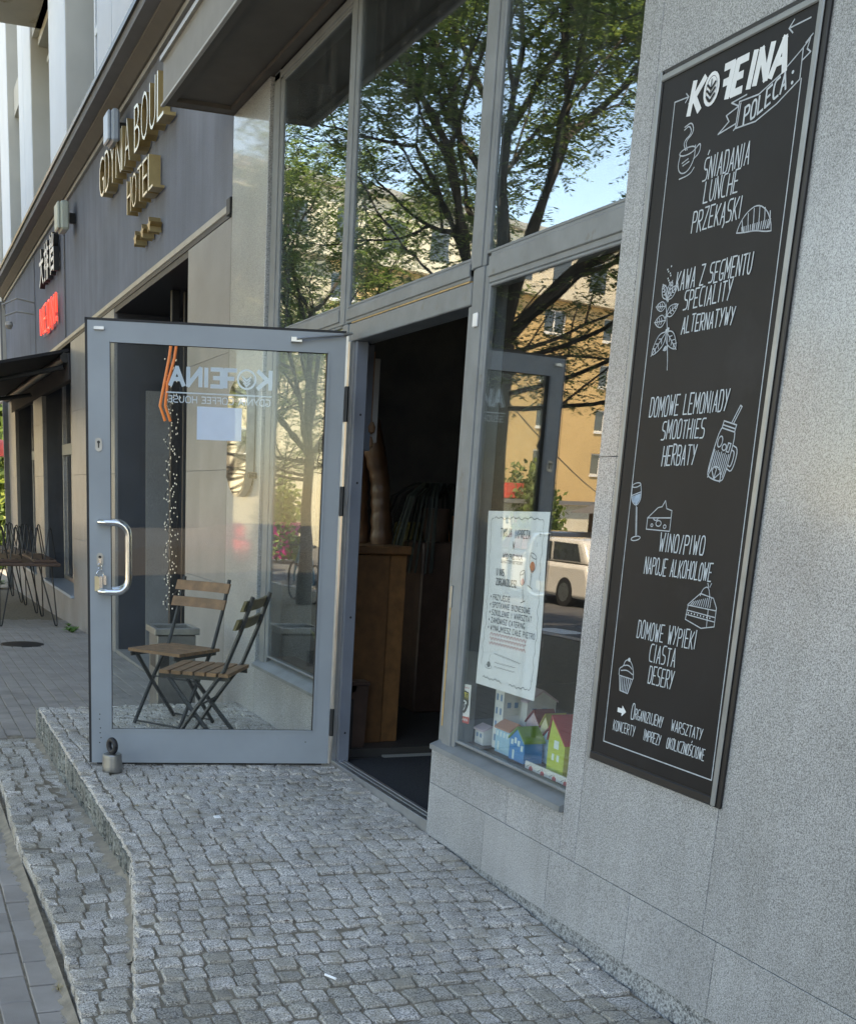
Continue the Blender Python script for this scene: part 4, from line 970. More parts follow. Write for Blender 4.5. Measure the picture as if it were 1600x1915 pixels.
# ------------------------------------------------------------ toy houses on the window shelf
SHZ = .392
MB().bbox(.062, .50, 3.0, 4.18, SHZ - .03, SHZ, .003).build('display_shelf', M['dark_wood'], cafe)
def colmat(name, c, r=.55): M[name] = simple(name, c, r, var=.06, vs=30); return M[name]
colmat('toy_white', (.72, .74, .74)); colmat('toy_sky', (.35, .62, .80)); colmat('toy_blue', (.03, .27, .62)); colmat('toy_lime', (.50, .62, .10)); colmat('toy_red', (.55, .07, .08)); colmat('toy_wine', (.27, .04, .05))
colmat('toy_pink', (.62, .5, .58)); colmat('toy_brown', (.50, .24, .17)); colmat('toy_green', (.22, .38, .07)); colmat('toy_teal', (.05, .27, .38)); colmat('toy_cream', (.75, .74, .5)); colmat('toy_olive', (.42, .38, .08)); colmat('toy_window', (.16, .30, .50)); colmat('toy_window_pale', (.70, .85, .88))
def toy(label, x0, x1, y0, y1, h, hr, body, roof, wins, ridge='y', wcol='toy_window', lean=0, over=.006, winside=None):
    t = empty('toy_house', ((x0 + x1) / 2, (y0 + y1) / 2, SHZ), label, 'toy house', 'painted cardboard houses in the window')
    z0 = SHZ + .001; b = MB()
    if ridge == 'y':      # gable faces +-y, slopes to street
        xm = (x0 + x1) / 2 + lean; b.prism([(x0, z0), (x1, z0), (x1, z0 + h), (xm, z0 + h + hr), (x0, z0 + h)], lambda a, c, d: (a, d, c), y0, y1)
        r = MB()
        for xa in (x0, x1):
            o_ = over * (1 if xa > xm else -1)
            r.prism([(xa + o_, z0 + h - .004), (xm, z0 + h + hr + .001), (xm, z0 + h + hr + .008), (xa + o_, z0 + h + .003)], lambda a, c, d: (a, d, c), y0 - over, y1 + over)
    else:                 # gable faces the street
        ym = (y0 + y1) / 2 + lean; b.prism([(y0, z0), (y1, z0), (y1, z0 + h), (ym, z0 + h + hr), (y0, z0 + h)], lambda a, c, d: (d, a, c), x0, x1)
        r = MB()
        for ya in (y0, y1):
            o_ = over * (1 if ya > ym else -1)
            r.prism([(ya + o_, z0 + h - .004), (ym, z0 + h + hr + .001), (ym, z0 + h + hr + .008), (ya + o_, z0 + h + .003)], lambda a, c, d: (d, a, c), x0 - over, x1 + over)
    b.build('body', M[body], t); r.build('roof', M[roof], t)
    for (u, v, w_, hh) in wins:       # on the street face
        yc = y1 + (y0 - y1) * u; MB().box(x0 - .0016, x0 + .001, yc - w_ / 2, yc + w_ / 2, z0 + v, z0 + v + hh).build('window', M[wcol], t)
    for (u, v, w_, hh) in (winside or []):   # on the near end
        xc = x0 + (x1 - x0) * u; MB().box(xc - w_ / 2, xc + w_ / 2, y0 - .0016, y0 + .001, z0 + v, z0 + v + hh).build('window', M[wcol], t)
    return t
G4 = lambda us, vs, w_, h: [(u, v, w_, h) for u in us for v in vs]
toy('smallest white toy house with a flat grey roof, leftmost in the window', .09, .16, 3.975, 4.045, .06, .012, 'toy_white', 'toy_pink', G4((.3, .72), (.03,), .014, .016))
toy('tall white toy tower with rows of blue windows', .12, .20, 3.885, 3.955, .245, .03, 'toy_white', 'toy_white', G4((.28, .72), (.03, .085, .14, .195), .012, .026), winside=G4((.3, .7), (.17,), .016, .022))
toy('white toy house with a grey gable leaning behind the toy tower', .20, .33, 3.84, 3.93, .20, .04, 'toy_white', 'toy_pink', [], winside=G4((.25, .6), (.15,), .02, .024))
toy('light blue toy house with a brick coloured roof beside the toy tower', .095, .165, 3.775, 3.885, .098, .022, 'toy_sky', 'toy_brown', G4((.15, .38, .62, .85), (.066,), .012, .02) + [(.25, .01, .012, .035)], wcol='toy_window_pale', winside=[(.5, .02, .016, .03)])
toy('bright blue toy house with a green roof and white windows', .085, .165, 3.645, 3.755, .082, .045, 'toy_blue', 'toy_green', [(.18, .06, .016, .02), (.4, .068, .016, .022), (.62, .06, .016, .022), (.85, .045, .016, .022), (.3, .005, .012, .036)], 'x', 'toy_window_pale')
toy('mauve toy house with a wine red roof behind the light blue one', .20, .28, 3.735, 3.835, .125, .05, 'toy_pink', 'toy_wine', G4((.3, .6), (.09,), .014, .022), 'x', 'toy_white')
toy('cream toy house with an olive roof in the middle of the row', .20, .28, 3.665, 3.73, .125, .05, 'toy_cream', 'toy_olive', G4((.5,), (.08,), .018, .02), 'x', 'toy_sky')
toy('pale blue toy house with a dark red roof behind the bright blue one', .18, .26, 3.565, 3.665, .105, .05, 'toy_sky', 'toy_wine', G4((.35, .7), (.05, .085), .01, .012), 'x', 'toy_window')
toy('lime green toy house with a dark red roof and a honeycomb door', .105, .20, 3.405, 3.515, .125, .085, 'toy_lime', 'toy_toy' if False else 'toy_red', [(.5, .10, .03, .03), (.35, .055, .014, .024), (.65, .055, .014, .024)], 'x', 'toy_window_pale', lean=.04)
toy('tall green toy house with a teal sloping roof at the back', .22, .33, 3.40, 3.52, .225, .075, 'toy_green', 'toy_teal', [(.5, .19, .03, .03)], 'x', 'toy_window_pale', lean=-.03)
toy('red toy house with white windows near the wall end of the shelf', .13, .22, 3.325, 3.395, .17, .03, 'toy_red', 'toy_wine', G4((.5,), (.05, .12), .03, .03), 'y', 'toy_white')
toy('white toy house half hidden by the granite wall, rightmost in the window', .095, .17, 3.245, 3.305, .175, .03, 'toy_white', 'toy_pink', G4((.4,), (.05, .11), .014, .02))
rn = empty('table_runner', (.08, 3.42, SHZ), 'white cloth strip printed with apples hanging at the shelf front', 'cloth')
r_ = MB(); r_.bbox(.066, .074, 3.2, 3.60, SHZ - .022, SHZ + .028, .002); r_.build('cloth', M['toy_white'], rn)
for yy_ in (3.555, 3.475, 3.395, 3.32):
    a_ = MB(); a_.prism(ell(yy_, SHZ + .004, .013, .012, 0, 345, 12), lambda a, b, d: (d, a, b), .0648, .0655); a_.build('printed_apple', M['toy_red'], rn)
    a_ = MB(); ribbons(a_, [[(yy_ + .012, SHZ + .018), (yy_ + .03, SHZ + .008)], [(yy_, SHZ + .016), (yy_ + .004, SHZ + .024)]], .0025, lambda a, b, h: (.0646 - h, a, b)); a_.build('printed_twig', M['ink'], rn)
for (x, y, z, s) in ((.13, 3.93, SHZ + .11, .009), (.12, 3.665, SHZ + .13, .008)): pass

# interior objects seen through the doorway
cab = empty('wooden_cabinet', (.33, 5.75, .03), 'tall narrow oak cabinet just inside the open doorway', 'cabinet')
MB().bbox(.19, .385, 5.66, 6.2, .03, 1.06, .004).build('side_panel', M['wood'], cab)
MB().bbox(.388, .49, 5.675, 6.18, .03, 1.06, .004).build('door_panel', M['wood_light'], cab)
MB().bbox(.165, .50, 5.64, 6.22, 1.062, 1.105, .006).build('top', M['wood'], cab)
bn = empty('waste_bin', (.2, 5.6, 0), 'small dark brown bin in front of the oak cabinet', 'bin')
MB().prism([(.165, .031), (.243, .031), (.255, .37), (.155, .37)], lambda a, b, d: (a, d, b), 5.56, 5.64).build('body', M['dark_wood'], bn)
MB().bbox(.15, .262, 5.553, 5.647, .371, .392, .004).build('lid', M['dark_wood'], bn)
cur = empty('leather_curtain', (.36, 5.9, 1.1), 'brown quilted leather door curtain gathered behind the oak cabinet', 'curtain')
def gathered(x, y, pts, rr, name='fold'):
    c = MB(); P_ = []; Rr = []
    for i in range(33):
        t = i / 32; k = t * (len(pts) - 1); a = int(min(k, len(pts) - 2)); f = k - a
        p = Vector(pts[a]).lerp(Vector(pts[a + 1]), f); P_.append(p); Rr.append((rr[a] * (1 - f) + rr[a + 1] * f) * (1 + .06 * math.sin(i * 2.1)))
    c.tube(P_, Rr, 12); c.build(name, M['leather'], cur, smooth=True)
gathered(0, 0, [(.31, 5.9, 1.86), (.335, 5.9, 1.75), (.36, 5.9, 1.6), (.40, 5.9, 1.45), (.415, 5.9, 1.3), (.43, 5.9, 1.106)], [.012, .045, .058, .052, .055, .062])
gathered(0, 0, [(.30, 5.98, 1.75), (.30, 5.98, 1.5), (.31, 5.98, 1.3), (.35, 5.98, 1.106)], [.035, .06, .055, .04])
cp = MB(); P_ = []
for k in range(5):
    cp.tube([(1.44 + k * .05, 7.25 + .01 * (k % 2), 1.25), (1.45 + k * .05, 7.25 + .012 * (k % 2), .8), (1.46 + k * .05, 7.25, .42)], .032, 10)
tag(cp.build('copper_drape', M['copper'], smooth=True), 'copper orange glossy drape standing deep inside the dark doorway', 'drape')
MB_ = MB(); MB_.bbox(1.05, 2.2, 7.0, 7.38, .36, .41, .004); MB_.bbox(1.08, 1.14, 7.02, 7.36, .03, .36); MB_.bbox(2.1, 2.16, 7.02, 7.36, .03, .36)
tag(MB_.build('bench', M['dark_wood']), 'dark low bench under the copper drape inside', 'bench')
MB_ = MB(); MB_.bbox(1.16, 1.36, 7.2, 7.39, .42, 1.2, .01); tag(MB_.build('board', M['slat_olive']), 'dim olive plank standing beside the copper drape inside', 'plank')
ipl = empty('indoor_plant', (1.1, 6.6, .9), 'dark long leaved plant in the gloom of the doorway', 'plant')
lf = MB()
for i in range(60):
    a = random.uniform(0, 6.28); L = random.uniform(.15, .5); w_ = random.uniform(.004, .009)
    pts = [Vector((1.1, 6.6, 1.35)) + Vector((math.cos(a) * L * t, math.sin(a) * L * t, .22 * math.sin(t * 2.6) - .55 * t * t)) for t in (0, .3, .6, 1)]
    sd_ = Vector((-math.sin(a), math.cos(a), 0)) * w_
    for p, q in zip(pts[:-1], pts[1:]): lf.add([p - sd_, p + sd_, q + sd_, q - sd_], [(0, 1, 2, 3)])
lf.build('leaves', M['dark_leaf'], ipl)
q = MB(); q.lathe((1.1, 6.6, 1.1), [(.07, 0), (.1, .2), (.095, .2)], 14); q.build('pot', M['dark_wood'], ipl, smooth=True)
q = MB(); q.bbox(.95, 1.25, 6.45, 6.75, .03, 1.098, .01); tag(q.build('plant_stand', M['dark_wood']), 'dark square stand under the long leaved plant indoors', 'stand')
MB().bbox(.075, .95, 4.26, 5.42, -.012, .002, .003).build('doormat', M['mat'], cafe)
q = MB(); q.tube([(.165, 5.50, 2.05), (.165, 5.50, 1.72)], .004, 6); q.lathe((.165, 5.5, 1.66), [(.0, 0), (.02, .01), (.024, .035), (.012, .06)], 10); q.lathe((.165, 5.5, 1.59), [(.0, 0), (.014, .01), (.014, .04), (.006, .06)], 10)
tag(q.build('wooden_chime', M['slat'], smooth=True), 'little wooden wind chime hanging inside the door jamb', 'chime')
# plant behind the left window
vp = empty('window_plant', (.32, 5.9, .4), 'variegated yellow green plant behind the left window pane', 'plant')
lf = MB()
for i in range(26):
    a = random.uniform(0, 6.28); L = random.uniform(.10, .17); el = random.uniform(.3, 1.3)
    b = Vector((.15 + random.uniform(-.04, .04), 5.86 + random.uniform(-.08, .08), .52)); d = Vector((math.cos(a) * math.cos(el), math.sin(a) * math.cos(el), math.sin(el))); s_ = Vector((-math.sin(a), math.cos(a), 0)) * L * .33
    lf.add([b, b + d * L * .5 + s_, b + d * L, b + d * L * .5 - s_], [(0, 1, 2, 3)])
lf.build('leaves', M['plant_in'], vp)
q = MB(); q.lathe((.14, 5.9, .385), [(.03, 0), (.042, .13), (.035, .13)], 16); q.build('pot', M['toy_brown'], vp, smooth=True)
MB().bbox(.075, .186, 5.56, 6.6, .335, .383, .003).build('display_shelf', M['dark_wood'], cafe)

# round-ended mirror sign on the pier
ms = empty('mirror_sign', (-.05, 7.1, 1.33), 'round ended glossy sign box fixed on the polished pier', 'sign')
pl = [(6.86 + 0, 1.47)] + [(7.083 - .222 * math.cos(R_(a)), 1.50 - .17 * math.sin(R_(a))) for a in range(0, 181, 12)] + [(7.305, 1.47 + .0)] + [(7.305, 1.90)] + [(7.083 + .222 * math.cos(R_(a)), 1.90 + .14 * math.sin(R_(a))) for a in range(12, 180, 12)] + [(6.861, 1.90)]
pl = [p for i, p in enumerate(pl) if i == 0 or (Vector(p) - Vector(pl[i - 1])).length > .004]
MB().prism(pl, lambda a, b, d: (d, a, b), -.075, -.030).build('body', M['steel_dull'], ms)
c_ = Vector((7.083, 1.70))
MB().prism([tuple(c_ + (Vector(p) - c_) * .96) for p in pl], lambda a, b, d: (d, a, b), -.079, -.0755).build('face', M['mirror'], ms)
for y in (6.83, 7.32):
    q = MB(); q.lathe((-.07, y, 1.46), [(.018, 0), (.018, .05)], 12, 'x'); q.build('standoff', M['black_metal'], ms)
MB().box(-.03, -.021, 6.9, 7.27, 1.4, 1.95).build('mount', M['black'], ms)

# ------------------------------------------------------------ hotel building
hotel = empty('hotel_building', (0, 15, 0), 'blue grey stucco hotel front with stone pillars and pale upper storeys', 'building')
HX = -.004
def pillar(y0, y1, joints=(.74, 1.5, 2.24), depth=.55):
    zs_ = [-.7] + list(joints) + [3.045]
    for a, b in zip(zs_[:-1], zs_[1:]): slab(y0, y1, a, b, 'panel', HX, depth, hotel, 'stone_panel')
pillar(7.516, 8.70); pillar(11.70, 14.62, depth=.32); pillar(17.53, 18.66, depth=.32); pillar(21.45, 22.74, depth=.32)
MB().box(.02, .5, 14.62, 17.53, -.8, .0).build('low_wall', M['panel'], hotel); MB().box(.02, .5, 18.66, 21.45, -.8, .0).build('low_wall', M['panel'], hotel)
MB().bbox(-.004, .03, 14.62, 17.53, -.8, -.02, .002).build('low_wall_stone', M['panel'], hotel); MB().bbox(-.004, .03, 18.66, 21.45, -.8, -.02, .002).build('low_wall_stone', M['panel'], hotel)
for a, b in ((14.62, 17.53), (18.66, 21.45)): MB().bbox(-.05, .33, a - .0, b, -.018, .018, .004).build('window_sill', M['lamp_blue'], hotel)
MB().box(0, .6, 7.515, 22.75, 3.09, 4.62).build('wall', M['stucco'], hotel)
b_ = MB(); b_.bbox(-.012, .05, 7.515, 22.72, 3.082, 3.128, .004); b_.build('beam_trim', M['lip'], hotel)
b_ = MB(); b_.box(-.006, .6, 7.515, 22.72, 3.048, 3.082); b_.build('beam_soffit', M['black'], hotel)
MB().bbox(-.03, .05, 7.518, 7.60, 3.05, 3.15, .004).build('trim_end', M['black'], hotel)
# reveals and glazing
def hot_window(y0, y1):
    MB().box(.05, .34, y1 - .035, y1 - .001, .02, 3.04).build('reveal', M['door_dark'], hotel)
    w_ = MB(); X = .27
    for a, b, c, d in ((y0, y0 + .06, .02, 3.04), (y1 - .1, y1 - .036, .02, 3.04), (y0 + .06, y1 - .1, .02, .08), (y0 + .06, y1 - .1, 2.98, 3.04)): w_.bbox(X, X + .06, a, b, c, d, .003)
    ym = (y0 + y1) / 2
    for yq in (y0 + (y1 - y0) * .33, y0 + (y1 - y0) * .66): w_.bbox(X - .004, X + .06, yq - .03, yq + .03, .08, 2.98, .003)
    f = w_.build('window', M['steel_dull'], hotel); MB().bbox(X - .012, X + .05, y0 + .06, y1 - .1, 1.80, 1.95, .004).build('crossbar', M['cream_wall'], f)
    MB().box(X + .03, X + .036, y0 + .06, y1 - .1, .08, 2.98).build('pane', M['glass_far'], f)
hot_window(14.62, 17.53); hot_window(18.66, 21.45)
# entrance recess
MB().box(.02, 1.3, 11.655, 11.698, -.33, 3.04).build('recess_wall', M['door_dark'], hotel)
MB().box(.56, 1.3, 8.68, 8.72, -.33, 3.04).build('recess_wall', M['door_dark'], hotel)
MB().box(-.0, 1.35, 8.70, 11.69, -.34, zs(10) - .0 + .02 if False else -.262).build('recess_floor', M['pave_far'], hotel)
MB().box(.0, 1.35, 8.702, 11.69, 3.0, 3.047).build('recess_ceiling', M['black'], hotel)
w_ = MB(); X = 1.22
for a, b in ((8.72, 8.8), (9.6, 9.68), (10.4, 10.48), (11.2, 11.28), (11.58, 11.655)): w_.bbox(X, X + .06, a, b, -.26, 3.0, .003)
for z in (-.2, 2.2, 2.95): w_.bbox(X + .002, X + .058, 8.8, 11.58, z, z + .06, .002)
f = w_.build('entrance_door', M['black_metal'], hotel); MB().box(X + .03, X + .036, 8.72, 11.655, -.26, 3.0).build('pane', M['glass_far'], f)
MB().box(.30, .62, 11.60, 11.652, -.24, 2.3).build('recess_panel', M['panel'], hotel)
# a slim frame that stands on the recess edge with the lights
w_ = MB(); w_.bbox(.20, .27, 10.10, 10.16, -.26, 3.0, .004); w_.bbox(.31, .34, 10.10, 10.14, -.26, 3.0, .004); w_.build('door_post', M['black_metal'], hotel)
# cornice
cpf = [(0, 4.60), (-.035, 4.60), (-.035, 4.645), (-.06, 4.655), (-.10, 4.66), (-.17, 4.70), (-.19, 4.705), (-.19, 4.80), (-.0, 4.87), (.0, 4.87)]
c1 = MB(); c1.prism([(0, 4.600), (-.03, 4.600), (-.03, 4.640), (0, 4.640)], lambda a, b, d: (a, d, b), 7.52, 22.74); c1.build('cornice_lip', M['lip'], hotel)
c1 = MB(); c1.prism([(0, 4.640), (-.05, 4.641), (-.14, 4.70), (-.14, 4.72), (0, 4.72)], lambda a, b, d: (a, d, b), 7.52, 22.74); c1.build('cornice_cove', M['cornice_dark'], hotel)
c1 = MB(); c1.prism([(0, 4.721), (-.145, 4.721), (-.235, 4.735), (-.24, 4.80), (0, 4.83)], lambda a, b, d: (a, d, b), 7.52, 22.74); c1.build('cornice_fascia', M['cornice'], hotel)
c1 = MB(); c1.prism([(0, 4.832), (-.243, 4.801), (-.262, 4.80), (-.265, 4.835), (0, 4.865)], lambda a, b, d: (a, d, b), 7.52, 22.76); c1.build('cornice_flashing', M['flash'], hotel)
# upper storeys
MB().box(.32, 10, 7.51, 22.75, 4.62, 12.8).build('upper_wall', M['grey_wall'], hotel)
def pier(y0, y1, z1=12.8, z0=4.66): 
    MB().bbox(-.012, .318, y0, y1, z0, z1, .006).build('white_pier', M['white_wall'], hotel)
    MB().box(.0, .319, y0 - .02, y0 - .001, z0, z1).build('pier_return', M['cream_wall'], hotel)
pier(21.36, 22.74); pier(18.04, 18.95); pier(18.98, 19.60); pier(14.69, 16.07); pier(11.75, 12.50); pier(10.2, 11.70); pier(7.52, 9.2)
MB().box(.02, .319, 16.07, 18.04, 7.35, 7.9).build('spandrel', M['cream_wall'], hotel)
MB().box(-.9, .319, 16.10, 17.66, 7.35, 7.65).build('balcony_slab', M['balcony'], hotel); MB().box(-.9, -.8, 16.10, 17.66, 7.65, 8.5).build('balcony_front', M['white_wall'], hotel)
for (a, b) in ((12.52, 14.66), (16.1, 18.01), (19.63, 21.33), (9.23, 10.17)):
    for k in range(2):
        z0 = 4.9 + k * 3.2; w_ = MB(); X = .26
        if k == 0: z0 = 4.75
        z1 = 4.9 + k * 3.2 + 2.1; yb = b - .35; ya = a + .12
        for p in ((ya, ya + .07, z0, z1), (yb - .07, yb, z0, z1), (ya + .07, yb - .07, z1 - .07, z1), (ya + .07, yb - .07, z0, z0 + .06), (ya + .07, yb - .07, z0 + 1.45, z0 + 1.53)): w_.bbox(X, X + .058, *p, .004)
        f = w_.build('window', M['win_white'], hotel); MB().box(X + .03, X + .036, ya + .07, yb - .07, z0 + .06, z1 - .07).build('pane', M['glass_far'], f)
        MB().bbox(X - .07, .318, a + .02, b - .2, z1 + .001, z1 + .06, .004).build('window_head', M['cream_wall'], hotel)
    for k in range(2): MB().box(.10, .3195, a, b, 4.9 + k * 3.2 + 2.35, 4.9 + k * 3.2 + 2.75).build('spandrel', M['cream_wall'], hotel)
# corner building beyond the hotel
corner = empty('corner_building', (0, 24, 0), 'pale cream building edge beyond the hotel corner', 'building')
MB().box(-.06, 8, 22.78, 24.2, 2.9, 18).build('wall', M['cream_wall'], corner)
MB().box(-.09, .0, 22.80, 22.9, -.6, 4.6).build('downpipe', M['cornice'], corner)

# ------------------------------------------------------------ signs on the hotel wall
fnt = None
def letter_mesh(ch, height, depth, mat, matf, name, parent, y_left, z0, x0, sx=1.0, width=None, offset=0.0):
    cu = bpy.data.curves.new('letter', 'FONT'); cu.body = ch; cu.size = 1.0; cu.extrude = .5; cu.offset = offset; cu.fill_mode = 'BOTH'; cu.resolution_u = 3
    o = bpy.data.objects.new('letter', cu); COL.objects.link(o); dg = bpy.context.evaluated_depsgraph_get()
    me = bpy.data.meshes.new_from_object(o.evaluated_get(dg)); bpy.data.objects.remove(o); bpy.data.curves.remove(cu)
    V = np.array([v.co[:] for v in me.vertices]); 
    if len(V) == 0: return None
    lo, hi = V.min(0), V.max(0); sc_h = height / (hi[1] - lo[1]); w_ = (hi[0] - lo[0]); k = (width / w_) if width else sc_h * sx
    for v in me.vertices:
        a, b, c = v.co; v.co = (-(c + .5) * depth if False else -(c + .5) * depth, -(a - lo[0]) * k, (b - lo[1]) * sc_h)
    me.materials.clear(); me.materials.append(mat); me.materials.append(matf); me.update()
    for p in me.polygons: p.material_index = 1 if p.normal.x < -.9 or p.center.x < -depth * .98 else 0; p.use_smooth = False
    import bmesh
    bm = bmesh.new(); bm.from_mesh(me); bmesh.ops.recalc_face_normals(bm, faces=bm.faces); bm.to_mesh(me); bm.free()
    return link_mesh(name, me, None, parent, (x0, y_left, z0)), w_ * k
hs = empty('hotel_sign', (-.03, 10.4, 4.0), 'raised brass letters GDYNIA BOUL above HOTEL with three stars on the stucco', 'sign')
def row(txt, yl, yr, z0, h, wf=.8):
    wd = {'I': .45, ' ': .5, 'N': 1.05, 'G': 1.1, 'O': 1.15}; tot = sum(wd.get(c, 1) for c in txt); k = (yl - yr) / tot; y = yl
    for c in txt:
        a = wd.get(c, 1) * k
        if c != ' ': letter_mesh(c, h, .095, M['gold'], M['gold_face'], 'letter', hs, y - a * .08, z0, -.012, width=a * (.8 if c != 'I' else .25), offset=-.022)
        y -= a
row('GDYNIA BOUL', 11.90, 9.06, 4.02, .34); row('HOTEL', 10.52, 9.44, 3.62, .26)
for y in (10.15, 9.87, 9.6):
    s_ = MB(); s_.prism([(y + (.062 if k % 2 == 0 else .026) * math.sin(R_(k * 36)) * 1.2, 3.37 + (.062 if k % 2 == 0 else .026) * math.cos(R_(k * 36))) for k in range(10)], lambda a, b, d: (d, a, b), -.107, -.012)
    s_.build('star', M['gold'], hs)
def floodlight(y, z, matn, label, s=1.0):
    f = empty('floodlight', (-.1, y, z), label, 'lamp')
    b = MB(); b.bbox(-.16 * s, -.085, y - .14 * s, y + .14 * s, z - .13 * s, z + .13 * s, .02); b.build('housing', M[matn], f)
    b = MB(); b.bbox(-.19 * s, -.161 * s, y - .12 * s, y + .12 * s, z - .12 * s, z + .12 * s, .012); b.build('front', M[matn], f)
    b = MB(); b.bbox(-.085, .0, y - .04, y + .04, z - .05, z + .05, .004); b.build('bracket', M['black_metal'], f)
floodlight(11.05, 4.42, 'lamp_blue', 'blue grey lamp box on the stucco above the brass letters')
floodlight(14.15, 4.31, 'lamp_green', 'pale green lamp box above the red neon sign', 1.15)
cj = empty('white_letter_sign', (-.05, 16, 4.1), 'white raised East Asian characters on the stucco above the red neon word', 'sign')
for i, c in enumerate('大排档'):
    try: letter_mesh(c, .46, .07, M['black_metal'], M['white_letter'], 'letter', cj, 16.85 - i * .53, 3.95, -.02, width=.44, offset=.012)
    except Exception as e: print('cjk', e)
ne = empty('neon_sign', (-.05, 16, 3.5), 'glowing red neon sign reading NEON! on the stucco', 'neon sign')
nt_ = MB()
for li in text_lines('NEON', -17.0, -15.45, 3.37, 3.70, 0): nt_.tube([(-.07, -a, b) for a, b in li], .013, 6)
nt_.tube([(-.07, 15.35, 3.70), (-.07, 15.33, 3.47)], .013, 6); nt_.tube([(-.07 + 0, 15.31 + .02 * math.cos(R_(a)), 3.39 + .02 * math.sin(R_(a))) for a in range(0, 361, 45)], .012, 6)
nt_.build('tube', M['neon'], ne, smooth=True)
nb = MB()
for li in text_lines('NEON', -17.0, -15.45, 3.37, 3.70, 0): ribbons(nb, [[(a, b) for a, b in li]], .05, lambda u, v, h: (-.03 - h, -u, v))
nb.build('halo_ribbon', M['neon_halo'], ne)  # ribbons behind the tubes, coloured as their red halo
cbm = MB(); cbm.tube([(-.012, 14.98, 4.6), (-.012, 14.98, 3.13)], .01, 6); cbm.tube([(-.01, 18.1, 4.6), (-.01, 18.1, 3.13)], .006, 5)
tag(cbm.build('wall_cable', M['cornice'], smooth=True), 'thin cables running down the stucco beside the neon sign', 'cable')
wl_ = MB(); wl_.tube([(.0, 18.3, 3.98), (-.25, 18.3, 4.02), (-.45, 18.4, 3.93), (-.42, 18.4, 3.85)], .014, 6); wl_.tube([(.0, 18.3, 3.82), (-.25, 18.3, 3.84), (-.42, 18.4, 3.78)], .014, 6); wl_.lathe((-.36, 18.4, 3.60), [(.03, 0), (.06, .05), (.05, .1)], 10)
tag(wl_.build('wall_lamp', M['lip'], smooth=True), 'curved metal wall lamp under the cornice left of the characters', 'lamp')

# awning
aw = empty('awning', (0, 18.7, 2.9), 'black fabric awning over the far hotel windows', 'awning')
A = MB(); yn, yf = 14.78, 22.4
A.add([(0.0, yn, 2.99), (-1.9, yn, 2.55), (-1.9, yf, 2.55), (0.0, yf, 2.99), (0.0, yn, 2.955), (-1.9, yn, 2.515), (-1.9, yf, 2.515), (0.0, yf, 2.955)], [(0, 1, 2, 3), (4, 5, 6, 7), (0, 1, 5, 4), (1, 2, 6, 5), (2, 3, 7, 6), (3, 0, 4, 7)]); A.build('fabric', M['awning'], aw)
MB().bbox(-1.96, -1.9, yn - .03, yf + .03, 2.35, 2.56, .01).build('valance', M['awning'], aw)
A = MB(); A.tube([(-.05, yn + .1, 2.78), (-.9, yn + .5, 2.60), (-1.85, yn + .12, 2.50)], .03, 8); A.tube([(-.05, yn - .02, 2.88), (-.05, yf, 2.88)], .06, 10); A.tube([(-.05, 18.5, 2.70), (-.95, 18.9, 2.55), (-1.85, 18.5, 2.47)], .03, 8); A.build('arm', M['black_metal'], aw, smooth=True)
MB().bbox(-.02, .06, 14.66, 21.9, 2.62, 2.93, .004).build('cassette', M['awning'], aw)
# ------------------------------------------------------------ tables with hairpin legs and upturned benches
def hairpin(mb, top, foot, spread=.09, r=.007, axis=(0, 1, 0)):
    t, f, a = Vector(top), Vector(foot), Vector(axis); d = (t - f).normalized(); pts = [t + a * spread]
    for k in range(0, 181, 36): pts.append(f + d * .02 + a * (.018 * math.cos(R_(k))) - d * (.018 * math.sin(R_(k))))
    pts.append(t - a * spread); mb.tube(pts, r, 6)
def table(y0, y1, label):
    zt = zs((y0 + y1) / 2) + .82; xa, xb = -1.0, -.20
    t = empty('hairpin_table', (-.6, (y0 + y1) / 2, zt - .82), label, 'table', 'tables stacked with upturned benches along the hotel')
    b = MB(); b.bbox(xa, xb, y0, y1, zt - .04, zt, .008); b.build('tabletop', M['dark_wood'], t)
    b = MB(); b.bbox(xa - .01, xb + .01, y0 - .01, y1 + .01, zt - .013, zt - .002, .004)
    for (x, y) in ((xa + .12, y0 + .15), (xb - .12, y0 + .15), (xa + .12, y1 - .15), (xb - .12, y1 - .15)):
        l = MB(); sx = -1 if x < -.6 else 1; sy = -1 if y < (y0 + y1) / 2 else 1
        hairpin(l, (x - sx * .04, y - sy * .10, zt - .041), (x + sx * .06, y + sy * .08, zs(y) + .025), .10, .009, (.85, .53, 0)); 
        l.build('leg', M['black_metal'], t, smooth=True)
    return zt
def bench(x0, x1, y0, y1, z, label):
    t = empty('hairpin_bench', ((x0 + x1) / 2, (y0 + y1) / 2, z), label, 'bench', 'benches turned upside down on the tables')
    b = MB(); b.bbox(x0, x1, y0, y1, z + .001, z + .035, .005); b.build('seat', M['dark_wood'], t)
    for x in (x0 + .06, x1 - .06):
        for y in (y0 + .12, y1 - .12):
            l = MB(); hairpin(l, (x, y, z + .037), (x, y + (.02 if y > (y0 + y1) / 2 else -.02), z + .42), .085, .008, (.85, .53, 0)); l.bbox(x - .02, x + .02, y - .07, y + .07, z + .036, z + .043, .001); l.build('leg', M['black_metal'], t, smooth=True)
tb = [(14.35, 15.95), (16.45, 18.05), (18.5, 20.1)]
